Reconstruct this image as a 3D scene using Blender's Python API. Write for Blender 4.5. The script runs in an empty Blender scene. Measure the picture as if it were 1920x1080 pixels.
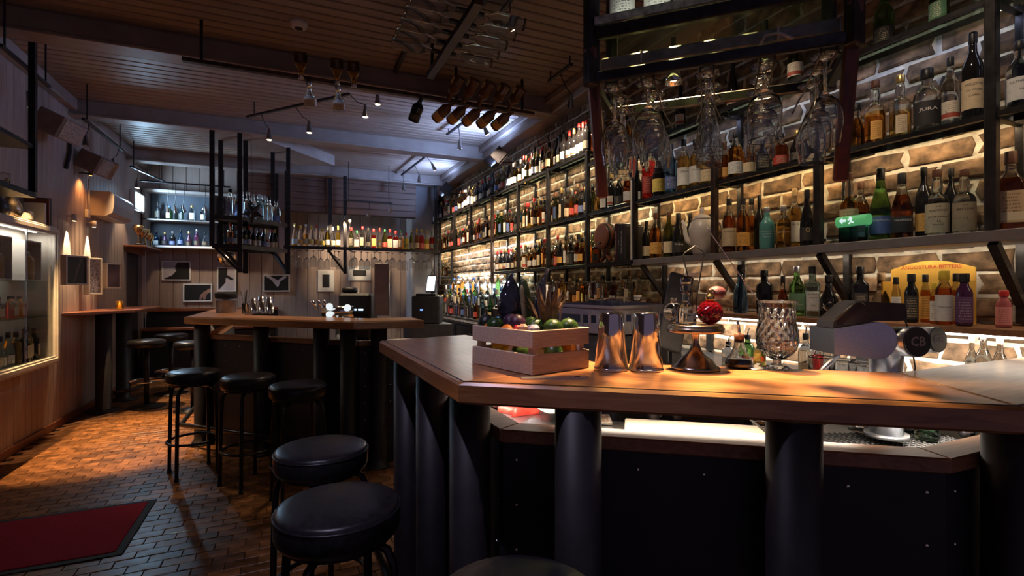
import bpy, bmesh, math, random
from mathutils import Vector, Matrix, Euler
random.seed(11)
scene = bpy.context.scene
COL = scene.collection

# ------------------------------------------------------------------ camera, world, exposure
FPX, CAM_H, YAW = 941.0, 1.37, math.radians(23.8)
cam_d = bpy.data.cameras.new('camera'); cam = bpy.data.objects.new('camera', cam_d); COL.objects.link(cam)
cam_d.sensor_width = 36.0; cam_d.lens = 36.0 * FPX / 1920.0; cam_d.clip_start = 0.02
cam.location = (0, 0, CAM_H); cam.rotation_euler = (math.radians(90), 0, -YAW)
scene.camera = cam
world = bpy.data.worlds.new('world'); scene.world = world; world.use_nodes = True
bg = world.node_tree.nodes['Background']
bg.inputs[0].default_value = (0.42, 0.32, 0.50, 1); bg.inputs[1].default_value = 0.2
vs = scene.view_settings
vs.view_transform = 'Standard'; vs.look = 'None'; vs.exposure = 0.0; vs.gamma = 1.0; vs.use_curve_mapping = False
cy = scene.cycles
cy.use_denoising = True; cy.use_adaptive_sampling = True; cy.adaptive_threshold = 0.025
cy.max_bounces = 20; cy.diffuse_bounces = 3; cy.glossy_bounces = 5; cy.transmission_bounces = 20; cy.transparent_max_bounces = 24
cy.caustics_reflective = False; cy.caustics_refractive = False; cy.sample_clamp_indirect = 2.5; cy.sample_clamp_direct = 0.0
cy.blur_glossy = 0.5

def area(name, loc, to, sx, sy, power, col=(1, 1, 1), spread=180):
    l = bpy.data.lights.new(name, 'AREA'); l.shape = 'RECTANGLE'; l.size = sx; l.size_y = sy
    l.energy = power; l.color = col; l.spread = math.radians(spread)
    o = bpy.data.objects.new(name, l); COL.objects.link(o); o.location = loc
    d = (Vector(to) - Vector(loc)).normalized()
    o.rotation_euler = d.to_track_quat('-Z', 'Y').to_euler()
    return o
def strip_light(name, a, b, face, width, power, col, spread=180):
    """long thin area lamp from a to b, shining along face"""
    a, b, f = Vector(a), Vector(b), Vector(face).normalized()
    x = (b - a).normalized(); z = -f; z = (z - x * z.dot(x)).normalized(); y = z.cross(x)
    l = bpy.data.lights.new(name, 'AREA'); l.shape = 'RECTANGLE'; l.size = (b - a).length; l.size_y = width
    l.energy = power; l.color = col; l.spread = math.radians(spread)
    o = bpy.data.objects.new(name, l); COL.objects.link(o); o.location = (a + b) / 2
    o.rotation_euler = Matrix((x, y, z)).transposed().to_euler()
    return o
def spot(name, loc, to, power, col, angle=60, blend=0.6, size=0.02):
    l = bpy.data.lights.new(name, 'SPOT'); l.energy = power; l.color = col; l.spot_size = math.radians(angle)
    l.spot_blend = blend; l.shadow_soft_size = size
    o = bpy.data.objects.new(name, l); COL.objects.link(o); o.location = loc
    o.rotation_euler = (Vector(to) - Vector(loc)).normalized().to_track_quat('-Z', 'Y').to_euler()
    return o
WARM, AMBER, COOL, BLUE, NEUT = (1.0, 0.74, 0.46), (1.0, 0.55, 0.2), (0.62, 0.78, 1.0), (0.35, 0.5, 1.0), (1.0, 0.9, 0.74)

# ------------------------------------------------------------------ geometry helpers
FW = Vector((math.sin(YAW), math.cos(YAW), 0)); RT = Vector((math.cos(YAW), -math.sin(YAW), 0))
def at(u, v, d=None, X=None, Y=None, Z=None):
    """place of a point of the room seen in direction (u, v) at a known distance, wall plane or height"""
    r = FW + RT * ((u - 960) / FPX) + Vector((0, 0, (540 - v) / FPX))
    if d is None:
        if X is not None: d = X / r.x
        elif Y is not None: d = Y / r.y
        else: d = (Z - CAM_H) / r.z
    return Vector((0, 0, CAM_H)) + r * d

def rootloc(o):
    l = Vector((0, 0, 0))
    while o is not None:
        l = l + o.location; o = o.parent
    return l
class MB:
    def __init__(s): s.v = []; s.f = []; s.m = []; s.sm = []
    def add(s, vs, fs, m=0, smooth=False):
        k = len(s.v); s.v += [tuple(x) for x in vs]
        for f in fs: s.f.append(tuple(i + k for i in f)); s.m.append(m); s.sm.append(smooth)
        return s
    def box(s, c, size, rz=0.0, m=0, bev=0.0, M=None):
        hx, hy, hz = size[0] / 2, size[1] / 2, size[2] / 2
        if bev > 0:
            b = min(bev, hx * .9, hy * .9, hz * .9)
            pts = [];
            for sx in (-1, 1):
                for sy in (-1, 1):
                    for sz in (-1, 1):
                        pts += [(sx * (hx - b), sy * (hy - b), sz * hz), (sx * (hx - b), sy * hy, sz * (hz - b)), (sx * hx, sy * (hy - b), sz * (hz - b))]
            bm = bmesh.new()
            for p in pts: bm.verts.new(p)
            bmesh.ops.convex_hull(bm, input=bm.verts)
            bmesh.ops.dissolve_limit(bm, angle_limit=0.01, verts=bm.verts, edges=bm.edges)
            bm.verts.index_update()
            vs = [v.co.copy() for v in bm.verts]; fs = [[v.index for v in f.verts] for f in bm.faces]; bm.free()
        else:
            vs = [Vector((sx * hx, sy * hy, sz * hz)) for sx in (-1, 1) for sy in (-1, 1) for sz in (-1, 1)]
            fs = [(0, 1, 3, 2), (4, 6, 7, 5), (0, 4, 5, 1), (2, 3, 7, 6), (0, 2, 6, 4), (1, 5, 7, 3)]
        R = M if M is not None else Matrix.Rotation(rz, 3, 'Z')
        c = Vector(c)
        return s.add([R @ v + c for v in vs], fs, m)
    def b2(s, lo, hi, m=0, bev=0.0):
        lo, hi = Vector(lo), Vector(hi)
        return s.box((lo + hi) / 2, [abs(hi[i] - lo[i]) for i in range(3)], 0, m, bev)
    def bar(s, a, b, w, h=None, m=0, bev=0.0, up=(0, 0, 1)):
        """square-section bar from a to b"""
        a, b = Vector(a), Vector(b); h = h or w; x = (b - a); L = x.length; x.normalize()
        up = Vector(up)
        if abs(x.dot(up)) > .99: up = Vector((0, 1, 0))
        y = up.cross(x).normalized(); z = x.cross(y)
        return s.box((a + b) / 2, (L, w, h), 0, m, bev, Matrix((x, y, z)).transposed())
    def cyl(s, a, b, r0, r1=None, n=16, m=0, caps=True, smooth=True):
        a, b = Vector(a), Vector(b); r1 = r0 if r1 is None else r1
        z = (b - a).normalized(); t = Vector((1, 0, 0)) if abs(z.x) < .9 else Vector((0, 1, 0))
        x = z.cross(t).normalized(); y = z.cross(x)
        vs = []
        for p, r in ((a, r0), (b, r1)):
            for i in range(n):
                an = 2 * math.pi * i / n; vs.append(p + x * (r * math.cos(an)) + y * (r * math.sin(an)))
        fs = [(i, n + i, n + (i + 1) % n, (i + 1) % n) for i in range(n)]
        s.add(vs, fs, m, smooth)
        if caps:
            k = len(s.v) - 2 * n
            s.f.append(tuple(k + i for i in range(n))); s.m.append(m); s.sm.append(False)
            s.f.append(tuple(k + n + i for i in reversed(range(n)))); s.m.append(m); s.sm.append(False)
        return s
    def tube(s, pts, r, n=8, m=0, closed=False, caps=True):
        pts = [Vector(p) for p in pts]; N = len(pts); vs = []
        prev = None
        for i, p in enumerate(pts):
            if closed: t = (pts[(i + 1) % N] - pts[i - 1]).normalized()
            else: t = (pts[min(i + 1, N - 1)] - pts[max(i - 1, 0)]).normalized()
            if prev is None:
                up = Vector((0, 0, 1)) if abs(t.z) < .9 else Vector((1, 0, 0)); x = t.cross(up).normalized()
            else: x = (prev - t * prev.dot(t)).normalized()
            prev = x; y = t.cross(x)
            rr = r[i] if isinstance(r, (list, tuple)) else r
            for k in range(n):
                an = 2 * math.pi * k / n; vs.append(p + x * (rr * math.cos(an)) + y * (rr * math.sin(an)))
        fs = []
        for i in range(N if closed else N - 1):
            j = (i + 1) % N
            for k in range(n): fs.append((i * n + k, i * n + (k + 1) % n, j * n + (k + 1) % n, j * n + k))
        if caps and not closed: fs += [tuple(reversed(range(n))), tuple((N - 1) * n + k for k in range(n))]
        return s.add(vs, fs, m, True)
    def lathe(s, prof, n=20, c=(0, 0, 0), m=0, se=2.0, fy=1.0, mat_of=None, M=None, smooth=True):
        """revolve (r, z) rows; se > 2 squares the section, fy flattens it"""
        c = Vector(c); vs = []; k0 = len(prof)
        for r, z in prof:
            for i in range(n):
                an = 2 * math.pi * (i + .5) / n; ca, sa = math.cos(an), math.sin(an)
                q = 1.0 / (abs(ca) ** se + abs(sa) ** se) ** (1 / se) if se != 2 else 1.0
                p = Vector((r * q * ca, r * q * sa * fy, z))
                vs.append((M @ p if M is not None else p) + c)
        base = len(s.v); s.v += [tuple(x) for x in vs]
        for j in range(k0 - 1):
            mm = mat_of((prof[j][1] + prof[j + 1][1]) / 2) if mat_of else m
            for i in range(n):
                a, b = j * n + i, j * n + (i + 1) % n
                s.f.append((base + a, base + b, base + b + n, base + a + n)); s.m.append(mm); s.sm.append(smooth)
        if prof[0][0] > 1e-5:
            s.f.append(tuple(base + i for i in reversed(range(n)))); s.m.append(mat_of(prof[0][1]) if mat_of else m); s.sm.append(False)
        if prof[-1][0] > 1e-5:
            s.f.append(tuple(base + (k0 - 1) * n + i for i in range(n))); s.m.append(mat_of(prof[-1][1]) if mat_of else m); s.sm.append(False)
        return s
    def ball(s, c, r, n=14, m=0, sc=(1, 1, 1), M=None):
        k = n // 2; prof = [(max(r * math.sin(math.pi * i / k), 1e-6), -r * math.cos(math.pi * i / k)) for i in range(k + 1)]
        S = Matrix.Diagonal(sc); S = (M @ S) if M is not None else S
        return s.lathe(prof, n, c, m, M=S)
    def prism(s, poly, z0, z1, m=0, bev=0.0):
        n = len(poly)
        if bev <= 0:
            vs = [(x, y, z0) for x, y in poly] + [(x, y, z1) for x, y in poly]
            fs = [tuple(reversed(range(n))), tuple(range(n, 2 * n))] + [(i, (i + 1) % n, n + (i + 1) % n, n + i) for i in range(n)]
            return s.add(vs, fs, m)
        ins = inset(poly, bev)
        rings = [(ins, z0), (poly, z0 + bev), (poly, z1 - bev), (ins, z1)]
        vs = [(x, y, z) for P, z in rings for x, y in P]
        fs = [tuple(reversed(range(n))), tuple(range(3 * n, 4 * n))]
        for k in range(3):
            fs += [(k * n + i, k * n + (i + 1) % n, (k + 1) * n + (i + 1) % n, (k + 1) * n + i) for i in range(n)]
        return s.add(vs, fs, m)
    def mesh(s, name):
        me = bpy.data.meshes.new(name); me.from_pydata(s.v, [], s.f)
        me.polygons.foreach_set('material_index', s.m); me.polygons.foreach_set('use_smooth', s.sm); me.update()
        return me
    def build(s, name, mats, parent=None, local=False):
        if not isinstance(mats, (list, tuple)): mats = [mats]
        if parent is not None and not local:
            o = rootloc(parent); s.v = [(x - o.x, y - o.y, z - o.z) for x, y, z in s.v]
        me = s.mesh(name)
        for m in mats: me.materials.append(m)
        ob = bpy.data.objects.new(name, me); COL.objects.link(ob)
        if parent is not None: ob.parent = parent
        return ob
def inset(poly, d):
    n = len(poly); out = []
    A = sum(poly[i][0] * poly[(i + 1) % n][1] - poly[(i + 1) % n][0] * poly[i][1] for i in range(n))
    sg = 1 if A > 0 else -1
    for i in range(n):
        p0, p1, p2 = Vector(poly[i - 1]), Vector(poly[i]), Vector(poly[(i + 1) % n])
        e1, e2 = (p1 - p0).normalized(), (p2 - p1).normalized()
        n1, n2 = Vector((-e1.y, e1.x)) * sg, Vector((-e2.y, e2.x)) * sg
        b = (n1 + n2); b = b / max(b.dot(n1), .2)
        q = p1 + b * d; out.append((q.x, q.y))
    return out
def tag(o, label=None, cat=None, group=None, kind=None):
    if label: o['label'] = label
    if cat: o['category'] = cat
    if group: o['group'] = group
    if kind: o['kind'] = kind
    return o
def thing(name, loc, label, cat, group=None, rz=0.0):
    o = bpy.data.objects.new(name, None); COL.objects.link(o); o.empty_display_size = .05
    o.location = loc; o.rotation_euler = (0, 0, rz)
    return tag(o, label, cat, group)
def dup(root, loc, rz=None, label=None, group=None):
    r = root.copy(); COL.objects.link(r); r.location = loc
    if rz is not None: r.rotation_euler = (0, 0, rz)
    if label: r['label'] = label
    if group: r['group'] = group
    for ch in list(root.children):
        c = ch.copy(); COL.objects.link(c); c.parent = r
        for g in list(ch.children):
            d = g.copy(); COL.objects.link(d); d.parent = c
    return r
def inst(me, name, parent=None, loc=(0, 0, 0), rot=(0, 0, 0), mats=None):
    o = bpy.data.objects.new(name, me); COL.objects.link(o); o.location = loc; o.rotation_euler = rot
    if parent is not None: o.parent = parent
    if mats:
        for i, m in enumerate(mats):
            o.material_slots[i].link = 'OBJECT'; o.material_slots[i].material = m
    return o
_tx = {}
def text_mesh(txt, size, r=None, align='CENTER', bold=0.0):
    """flat lettering facing -Y, bent round a cylinder of radius r if given"""
    key = (txt, size, r, align, bold)
    if key in _tx: return _tx[key]
    c = bpy.data.curves.new('text', 'FONT'); c.body = txt; c.size = size; c.align_x = align; c.align_y = 'CENTER'
    c.resolution_u = 2; c.offset = bold
    o = bpy.data.objects.new('text', c)
    me = bpy.data.meshes.new_from_object(o)
    bpy.data.objects.remove(o)
    for v in me.vertices:
        x, y = v.co.x, v.co.y
        if r: v.co = (r * math.sin(x / r), -r * math.cos(x / r), y)
        else: v.co = (x, 0, y)
    me.update(); _tx[key] = me
    return me
def lettering(txt, size, mat, parent, loc=(0, 0, 0), rot=(0, 0, 0), r=None, bold=0.0, align='CENTER'):
    me = text_mesh(txt, size, r, align, bold).copy(); me.materials.clear(); me.materials.append(mat)
    o = bpy.data.objects.new('lettering', me); COL.objects.link(o); o.location = loc; o.rotation_euler = rot; o.parent = parent
    return o

# ------------------------------------------------------------------ materials
MATS = {}
def pm(name, col, rough=.5, metal=0.0, var=.12, scale=12.0, bump=0.0, trans=0.0, ior=1.45, coat=0.0, stretch=None, detail=3.0, col2=None, emit=None, estr=0.0, coords='Object', spec=.5, rvar=0.0, contrast=(.3, .7)):
    if name in MATS: return MATS[name]
    m = bpy.data.materials.new(name); m.use_nodes = True; nt = m.node_tree; b = nt.nodes['Principled BSDF']
    b.inputs['Roughness'].default_value = rough; b.inputs['Metallic'].default_value = metal
    b.inputs['Transmission Weight'].default_value = trans; b.inputs['IOR'].default_value = ior
    b.inputs['Coat Weight'].default_value = coat; b.inputs['Specular IOR Level'].default_value = spec
    b.inputs['Base Color'].default_value = (*col, 1)
    if emit: b.inputs['Emission Color'].default_value = (*emit, 1); b.inputs['Emission Strength'].default_value = estr
    if var > 0 or bump > 0:
        tc = nt.nodes.new('ShaderNodeTexCoord'); mp = nt.nodes.new('ShaderNodeMapping')
        nt.links.new(tc.outputs[coords], mp.inputs[0])
        if stretch: mp.inputs['Scale'].default_value = stretch
        nz = nt.nodes.new('ShaderNodeTexNoise'); nz.inputs['Scale'].default_value = scale; nz.inputs['Detail'].default_value = detail
        nt.links.new(mp.outputs[0], nz.inputs['Vector'])
        if var > 0:
            rp = nt.nodes.new('ShaderNodeValToRGB'); rp.color_ramp.elements[0].position = contrast[0]; rp.color_ramp.elements[1].position = contrast[1]
            c2 = col2 or tuple(max(0, c * (1 - var * 2)) for c in col); c1 = tuple(min(1, c * (1 + var)) for c in col)
            rp.color_ramp.elements[0].color = (*c2, 1); rp.color_ramp.elements[1].color = (*c1, 1)
            nt.links.new(nz.outputs['Fac'], rp.inputs[0]); nt.links.new(rp.outputs[0], b.inputs['Base Color'])
        if rvar > 0:
            mr = nt.nodes.new('ShaderNodeMapRange'); mr.inputs['To Min'].default_value = max(.02, rough - rvar); mr.inputs['To Max'].default_value = min(1, rough + rvar)
            nt.links.new(nz.outputs['Fac'], mr.inputs['Value']); nt.links.new(mr.outputs[0], b.inputs['Roughness'])
        if bump > 0:
            bp = nt.nodes.new('ShaderNodeBump'); bp.inputs['Strength'].default_value = bump; bp.inputs['Distance'].default_value = .01
            nt.links.new(nz.outputs['Fac'], bp.inputs['Height']); nt.links.new(bp.outputs[0], b.inputs['Normal'])
    MATS[name] = m
    return m
def wood(name, c1, c2, scale=6.0, stretch=(1, 12, 12), rough=.35, coat=0.0, bump=.05, coords='Object', rz=0.0):
    m = bpy.data.materials.new(name); m.use_nodes = True; nt = m.node_tree; b = nt.nodes['Principled BSDF']
    tc = nt.nodes.new('ShaderNodeTexCoord'); mr = nt.nodes.new('ShaderNodeMapping'); mp = nt.nodes.new('ShaderNodeMapping')
    mr.inputs['Rotation'].default_value = (0, 0, rz); mp.inputs['Scale'].default_value = stretch
    nt.links.new(tc.outputs[coords], mr.inputs[0]); nt.links.new(mr.outputs[0], mp.inputs[0])
    n1 = nt.nodes.new('ShaderNodeTexNoise'); n1.inputs['Scale'].default_value = scale; n1.inputs['Detail'].default_value = 6; n1.inputs['Distortion'].default_value = .8
    n2 = nt.nodes.new('ShaderNodeTexNoise'); n2.inputs['Scale'].default_value = 2.2; n2.inputs['Detail'].default_value = 2
    nt.links.new(mp.outputs[0], n1.inputs['Vector']); nt.links.new(mr.outputs[0], n2.inputs['Vector'])
    mx = nt.nodes.new('ShaderNodeMath'); mx.operation = 'MULTIPLY_ADD'; mx.inputs[1].default_value = .7; nt.links.new(n1.outputs['Fac'], mx.inputs[0])
    m2 = nt.nodes.new('ShaderNodeMath'); m2.operation = 'MULTIPLY'; m2.inputs[1].default_value = .3; nt.links.new(n2.outputs['Fac'], m2.inputs[0]); nt.links.new(m2.outputs[0], mx.inputs[2])
    rp = nt.nodes.new('ShaderNodeValToRGB'); rp.color_ramp.elements[0].position = .35; rp.color_ramp.elements[1].position = .65
    rp.color_ramp.elements[0].color = (*c2, 1); rp.color_ramp.elements[1].color = (*c1, 1)
    nt.links.new(mx.outputs[0], rp.inputs[0]); nt.links.new(rp.outputs[0], b.inputs['Base Color'])
    b.inputs['Roughness'].default_value = rough; b.inputs['Coat Weight'].default_value = coat; b.inputs['Coat Roughness'].default_value = .2
    if bump:
        bp = nt.nodes.new('ShaderNodeBump'); bp.inputs['Strength'].default_value = bump; bp.inputs['Distance'].default_value = .005
        nt.links.new(n1.outputs['Fac'], bp.inputs['Height']); nt.links.new(bp.outputs[0], b.inputs['Normal'])
    MATS[name] = m
    return m
def emis(name, col, s):
    if name in MATS: return MATS[name]
    m = bpy.data.materials.new(name); m.use_nodes = True; b = m.node_tree.nodes['Principled BSDF']
    b.inputs['Base Color'].default_value = (*[c * .5 for c in col], 1); b.inputs['Emission Color'].default_value = (*col, 1); b.inputs['Emission Strength'].default_value = s
    MATS[name] = m
    return m
def island_var(m, lo=.65, hi=1.25):
    """vary the colour from piece to piece"""
    nt = m.node_tree; b = nt.nodes['Principled BSDF']; lk = b.inputs['Base Color'].links[0]; src = lk.from_socket
    oi = nt.nodes.new('ShaderNodeObjectInfo'); gi = nt.nodes.new('ShaderNodeNewGeometry')
    ad = nt.nodes.new('ShaderNodeMath'); ad.operation = 'ADD'; nt.links.new(oi.outputs['Random'], ad.inputs[0]); nt.links.new(gi.outputs['Random Per Island'], ad.inputs[1])
    fr = nt.nodes.new('ShaderNodeMath'); fr.operation = 'FRACT'; nt.links.new(ad.outputs[0], fr.inputs[0])
    mr = nt.nodes.new('ShaderNodeMapRange'); mr.inputs['To Min'].default_value = lo; mr.inputs['To Max'].default_value = hi; nt.links.new(fr.outputs[0], mr.inputs['Value'])
    hs = nt.nodes.new('ShaderNodeHueSaturation'); nt.links.new(mr.outputs[0], hs.inputs['Value']); nt.links.new(src, hs.inputs['Color'])
    nt.links.new(hs.outputs[0], b.inputs['Base Color'])
    return m
def label_mat(name, col, ink, band=None):
    """a printed paper label: ground colour, rows of small print, a border and a coloured band"""
    m = bpy.data.materials.new(name); m.use_nodes = True; nt = m.node_tree; b = nt.nodes['Principled BSDF']
    b.inputs['Roughness'].default_value = .6
    tc = nt.nodes.new('ShaderNodeTexCoord'); sp = nt.nodes.new('ShaderNodeSeparateXYZ'); nt.links.new(tc.outputs['Generated'], sp.inputs[0])
    nz = nt.nodes.new('ShaderNodeTexNoise'); nz.inputs['Scale'].default_value = 1.0; nz.inputs['Detail'].default_value = 1
    mp = nt.nodes.new('ShaderNodeMapping'); mp.inputs['Scale'].default_value = (28, 3, 9); nt.links.new(tc.outputs['Generated'], mp.inputs[0]); nt.links.new(mp.outputs[0], nz.inputs['Vector'])
    def math_(op, a, v=None, b2=None):
        n = nt.nodes.new('ShaderNodeMath'); n.operation = op; nt.links.new(a, n.inputs[0])
        if v is not None: n.inputs[1].default_value = v
        if b2 is not None: nt.links.new(b2, n.inputs[1])
        return n.outputs[0]
    z = sp.outputs['Z']; x = sp.outputs['X']
    rows = math_('GREATER_THAN', math_('SINE', math_('MULTIPLY', z, 58.0)), .25)
    words = math_('GREATER_THAN', nz.outputs['Fac'], .5)
    mid = math_('LESS_THAN', math_('ABSOLUTE', math_('SUBTRACT', x, .5)), .34)
    win = math_('LESS_THAN', math_('ABSOLUTE', math_('SUBTRACT', z, .5)), .4)
    ink_f = math_('MULTIPLY', math_('MULTIPLY', math_('MULTIPLY', rows, b2=words), b2=mid), b2=win)
    mx = nt.nodes.new('ShaderNodeMix'); mx.data_type = 'RGBA'; mx.inputs['A'].default_value = (*col, 1); mx.inputs['B'].default_value = (*ink, 1)
    nt.links.new(math_('MULTIPLY', ink_f, .85), mx.inputs['Factor']); out = mx.outputs['Result']
    if band:
        bf = math_('LESS_THAN', math_('ABSOLUTE', math_('SUBTRACT', z, .2)), .13)
        m3 = nt.nodes.new('ShaderNodeMix'); m3.data_type = 'RGBA'; m3.inputs['B'].default_value = (*band, 1); nt.links.new(out, m3.inputs['A']); nt.links.new(bf, m3.inputs['Factor']); out = m3.outputs['Result']
    nt.links.new(out, b.inputs['Base Color']); MATS[name] = m
    return m

M_steel_dark = pm('dark_steel', (.035, .032, .034), .38, .6, .25, 30, .03)
M_steel_brown = pm('bronzed_steel', (.09, .06, .05), .42, .7, .2, 25, .03)
M_black = pm('black_paint', (.018, .017, .022), .45, 0, .2, 20, .02)
M_leather = pm('black_leather', (.018, .018, .022), .33, 0, .2, 60, .06, rvar=.06)
M_tube = pm('dark_tube', (.05, .045, .05), .28, .8, .15, 30)
M_chrome = pm('chrome', (.75, .76, .78), .12, 1.0, .06, 30)
M_brush = pm('brushed_steel', (.72, .74, .8), .3, 1.0, .12, 40, .02, stretch=(1, 20, 20))
M_tin = pm('polished_tin', (.8, .78, .77), .13, 1.0, .05, 10)
M_pewter = pm('tarnished_silver', (.42, .34, .26), .24, 1.0, .3, 20)
M_bar = wood('bar_wood', (.46, .2, .075), (.24, .09, .03), 5, (1.2, 11, 11), .3, .3, .04, rz=math.radians(40))
M_bar2 = wood('bar_wood_straight', (.44, .25, .13), (.26, .13, .06), 5, (1.2, 11, 11), .33, .3, .04)
M_bar3 = wood('bar_wood_long', (.46, .19, .075), (.26, .1, .04), 5, (11, 1.2, 11), .3, .35, .04)
M_cap = wood('cap_wood', (.36, .17, .08), (.2, .08, .035), 6, (1, 10, 10), .45, 0, .04)
M_crate = wood('pale_pine', (.78, .6, .46), (.52, .37, .28), 9, (2, 14, 30), .6, 0, .08)
M_red_wood = wood('reddish_wood', (.3, .09, .035), (.16, .045, .018), 5, (1, 10, 10), .4, .1, .05)
M_floor = island_var(pm('floor_block_wood', (.3, .125, .045), .36, 0, .3, 14, .1, coords='Object', rvar=.14, spec=.35), .5, 1.3)
M_floor_base = pm('floor_joint', (.07, .032, .016), .8, 0, .2, 10)
M_brick = island_var(pm('brick_clay', (.25, .15, .085), .85, 0, .4, 16, .6, detail=6), .5, 1.35)
M_mortar = pm('mortar', (.66, .6, .5), .9, 0, .2, 25, .6, detail=6)
M_wallboard = island_var(pm('painted_board', (.36, .27, .235), .5, 0, .1, 5, .03, stretch=(4, 4, .4)), .9, 1.1)
M_groove = pm('board_joint', (.07, .055, .055), .8, 0, .1)
M_ceil = island_var(pm('ceiling_board', (.33, .255, .21), .45, 0, .08, 6, .02, stretch=(.4, 4, 4)), .92, 1.08)
M_beam = pm('beam_paint', (.33, .27, .245), .45, 0, .08, 6, .03)
M_panel = pm('bar_panel', (.02, .0175, .022), .55, 0, .15, 14, .05)
M_column = pm('column_paint', (.022, .018, .022), .5, 0, .15, 14, .04)
M_stud = pm('stud_metal', (.85, .85, .88), .2, 1, .05)
M_white = pm('white_paint', (.62, .58, .54), .45, 0, .06, 8)
M_offw = pm('off_white_plastic', (.7, .68, .65), .4, 0, .05, 8)
M_mat_red = pm('red_carpet', (.5, .015, .045), .95, 0, .25, 180, .6)
M_rubber = pm('black_rubber', (.014, .013, .015), .7, 0, .2, 40)
M_glass = pm('clear_glass', (.95, .97, .97), .0, 0, 0, trans=1, ior=1.45)
M_crystal = pm('cut_crystal', (.97, .97, .98), .02, 0, 0, trans=1, ior=1.5)
def thin_glass(name, tint, gl=.06):
    """a flat pane: light goes straight through, the surface mirrors a little"""
    m = bpy.data.materials.new(name); m.use_nodes = True; nt = m.node_tree; nt.nodes.clear()
    o = nt.nodes.new('ShaderNodeOutputMaterial'); t = nt.nodes.new('ShaderNodeBsdfTransparent'); g = nt.nodes.new('ShaderNodeBsdfGlossy'); x = nt.nodes.new('ShaderNodeMixShader'); f0 = nt.nodes.new('ShaderNodeLayerWeight'); pw = nt.nodes.new('ShaderNodeMath'); f = nt.nodes.new('ShaderNodeMath'); pw.operation = 'POWER'; pw.inputs[1].default_value = 4.0; f.operation = 'MULTIPLY_ADD'; f.inputs[1].default_value = .5; f.inputs[2].default_value = .035; nt.links.new(f0.outputs['Facing'], pw.inputs[0]); nt.links.new(pw.outputs[0], f.inputs[0])
    t.inputs[0].default_value = (*tint, 1); g.inputs['Roughness'].default_value = gl
    nt.links.new(f.outputs[0], x.inputs[0]); nt.links.new(t.outputs[0], x.inputs[1]); nt.links.new(g.outputs[0], x.inputs[2]); nt.links.new(x.outputs[0], o.inputs[0])
    MATS[name] = m
    return m
M_shelfglass = thin_glass('shelf_glass', (.82, .92, .87))
M_clearliq = pm('clear_spirit', (.88, .94, .96), .02, 0, 0, trans=1, ior=1.36)
# ------------------------------------------------------------------ the room
XL, XR, YB, YF, ZC = -2.1, 2.65, 9.6, -1.0, 3.34
def proj(p):
    p = Vector(p); d = p.dot(FW)
    if d < .1: return None
    return 960 + FPX * p.dot(RT) / d, 540 - FPX * (p.z - CAM_H) / d, d

# floor of small wooden blocks in running bond
floor = MB().b2((XL - .1, YF, -.1), (XR + .1, YB + .1, -.012)).build('floor', M_floor_base); tag(floor, 'worn brown wooden block floor in running bond', 'floor', kind='structure')
def block_mesh(l, w, h, b=.003):
    mb = MB(); mb.box((0, 0, 0), (l, w, h), bev=b); return mb
TL, TW = .145, .076
def jitter_block(seed):
    r = random.Random(seed); m = MB()
    hx, hy = TL / 2 - .0013, TW / 2 - .0013; b = .0024; z0, z1 = -.012, r.uniform(-.0007, .0009)
    t = r.uniform(-.0008, .0008)
    vs = [(-hx, -hy, z0), (hx, -hy, z0), (hx, hy, z0), (-hx, hy, z0), (-hx, -hy, z1 - b), (hx, -hy, z1 - b + t), (hx, hy, z1 - b + t), (-hx, hy, z1 - b),
          (-hx + b, -hy + b, z1), (hx - b, -hy + b, z1 + t), (hx - b, hy - b, z1 + t), (-hx + b, hy - b, z1)]
    fs = [(8, 9, 10, 11)] + [(i, (i + 1) % 4, 4 + (i + 1) % 4, 4 + i) for i in range(4)] + [(4 + i, 4 + (i + 1) % 4, 8 + (i + 1) % 4, 8 + i) for i in range(4)]
    return vs, fs
variants = [jitter_block(s) for s in range(6)]
vmesh = []
for vs_, fs_ in variants:
    q = MB().add(vs_, fs_); me = q.mesh('floor_block'); me.materials.append(M_floor); vmesh.append(me)
tiles = []
row = 0; y = 1.2
while y < YB:
    x = XL + (row % 2) * TL / 2 + random.uniform(-.01, .01)
    while x < 2.1:
        tiles.append((x + TL / 2, y + TW / 2)); x += TL
    y += TW; row += 1
def on_mat(x, y): return -2.05 < x < -.86 and 3.2 < y < 3.86
vis = []
for t in tiles:
    p = proj((t[0], t[1], 0))
    if p and -20 < p[0] < 760 and 600 < p[1] < 1100 and not on_mat(*t) and not (t[0] > .45): vis.append((p[2], t))
vis.sort(); near = set(t for _, t in vis[:300])
rest = MB()
for t in tiles:
    k = random.randrange(6)
    if t in near: inst(vmesh[k], 'floor_block', floor, (t[0], t[1], 0))
    elif not on_mat(*t):
        vs_, fs_ = variants[k]; rest.add([(v[0] + t[0], v[1] + t[1], v[2]) for v in vs_], fs_)
o = rest.build('floor_block_field', M_floor, floor); o['kind'] = 'stuff'
# thin brass strip let into the floor
tag(MB().b2((-.62, 3.32, -.003), (.2, 3.33, .0022)).build('trim_4', M_pewter), 'thin metal strip let into the block floor', 'trim', kind='structure')

# ceiling of narrow painted boards
ceil = MB().b2((XL - .1, YF, ZC + .015), (XR + .1, YB + .1, ZC + .12)).build('ceiling', M_groove); tag(ceil, 'dark ceiling of narrow painted boards', 'ceiling', kind='structure')
pl = MB().box((0, 0, 0), (XR - XL, .091, .02), bev=.006); pme = pl.mesh('ceiling_board'); pme.materials.append(M_ceil)
y = 1.6
while y < YB - .04:
    inst(pme, 'ceiling_board', ceil, ((XL + XR) / 2, y, ZC + .01)); y += .105
q = MB().b2((XL, YF, ZC), (XR, 1.54, ZC + .02)).build('board_field', M_ceil, ceil)
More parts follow.
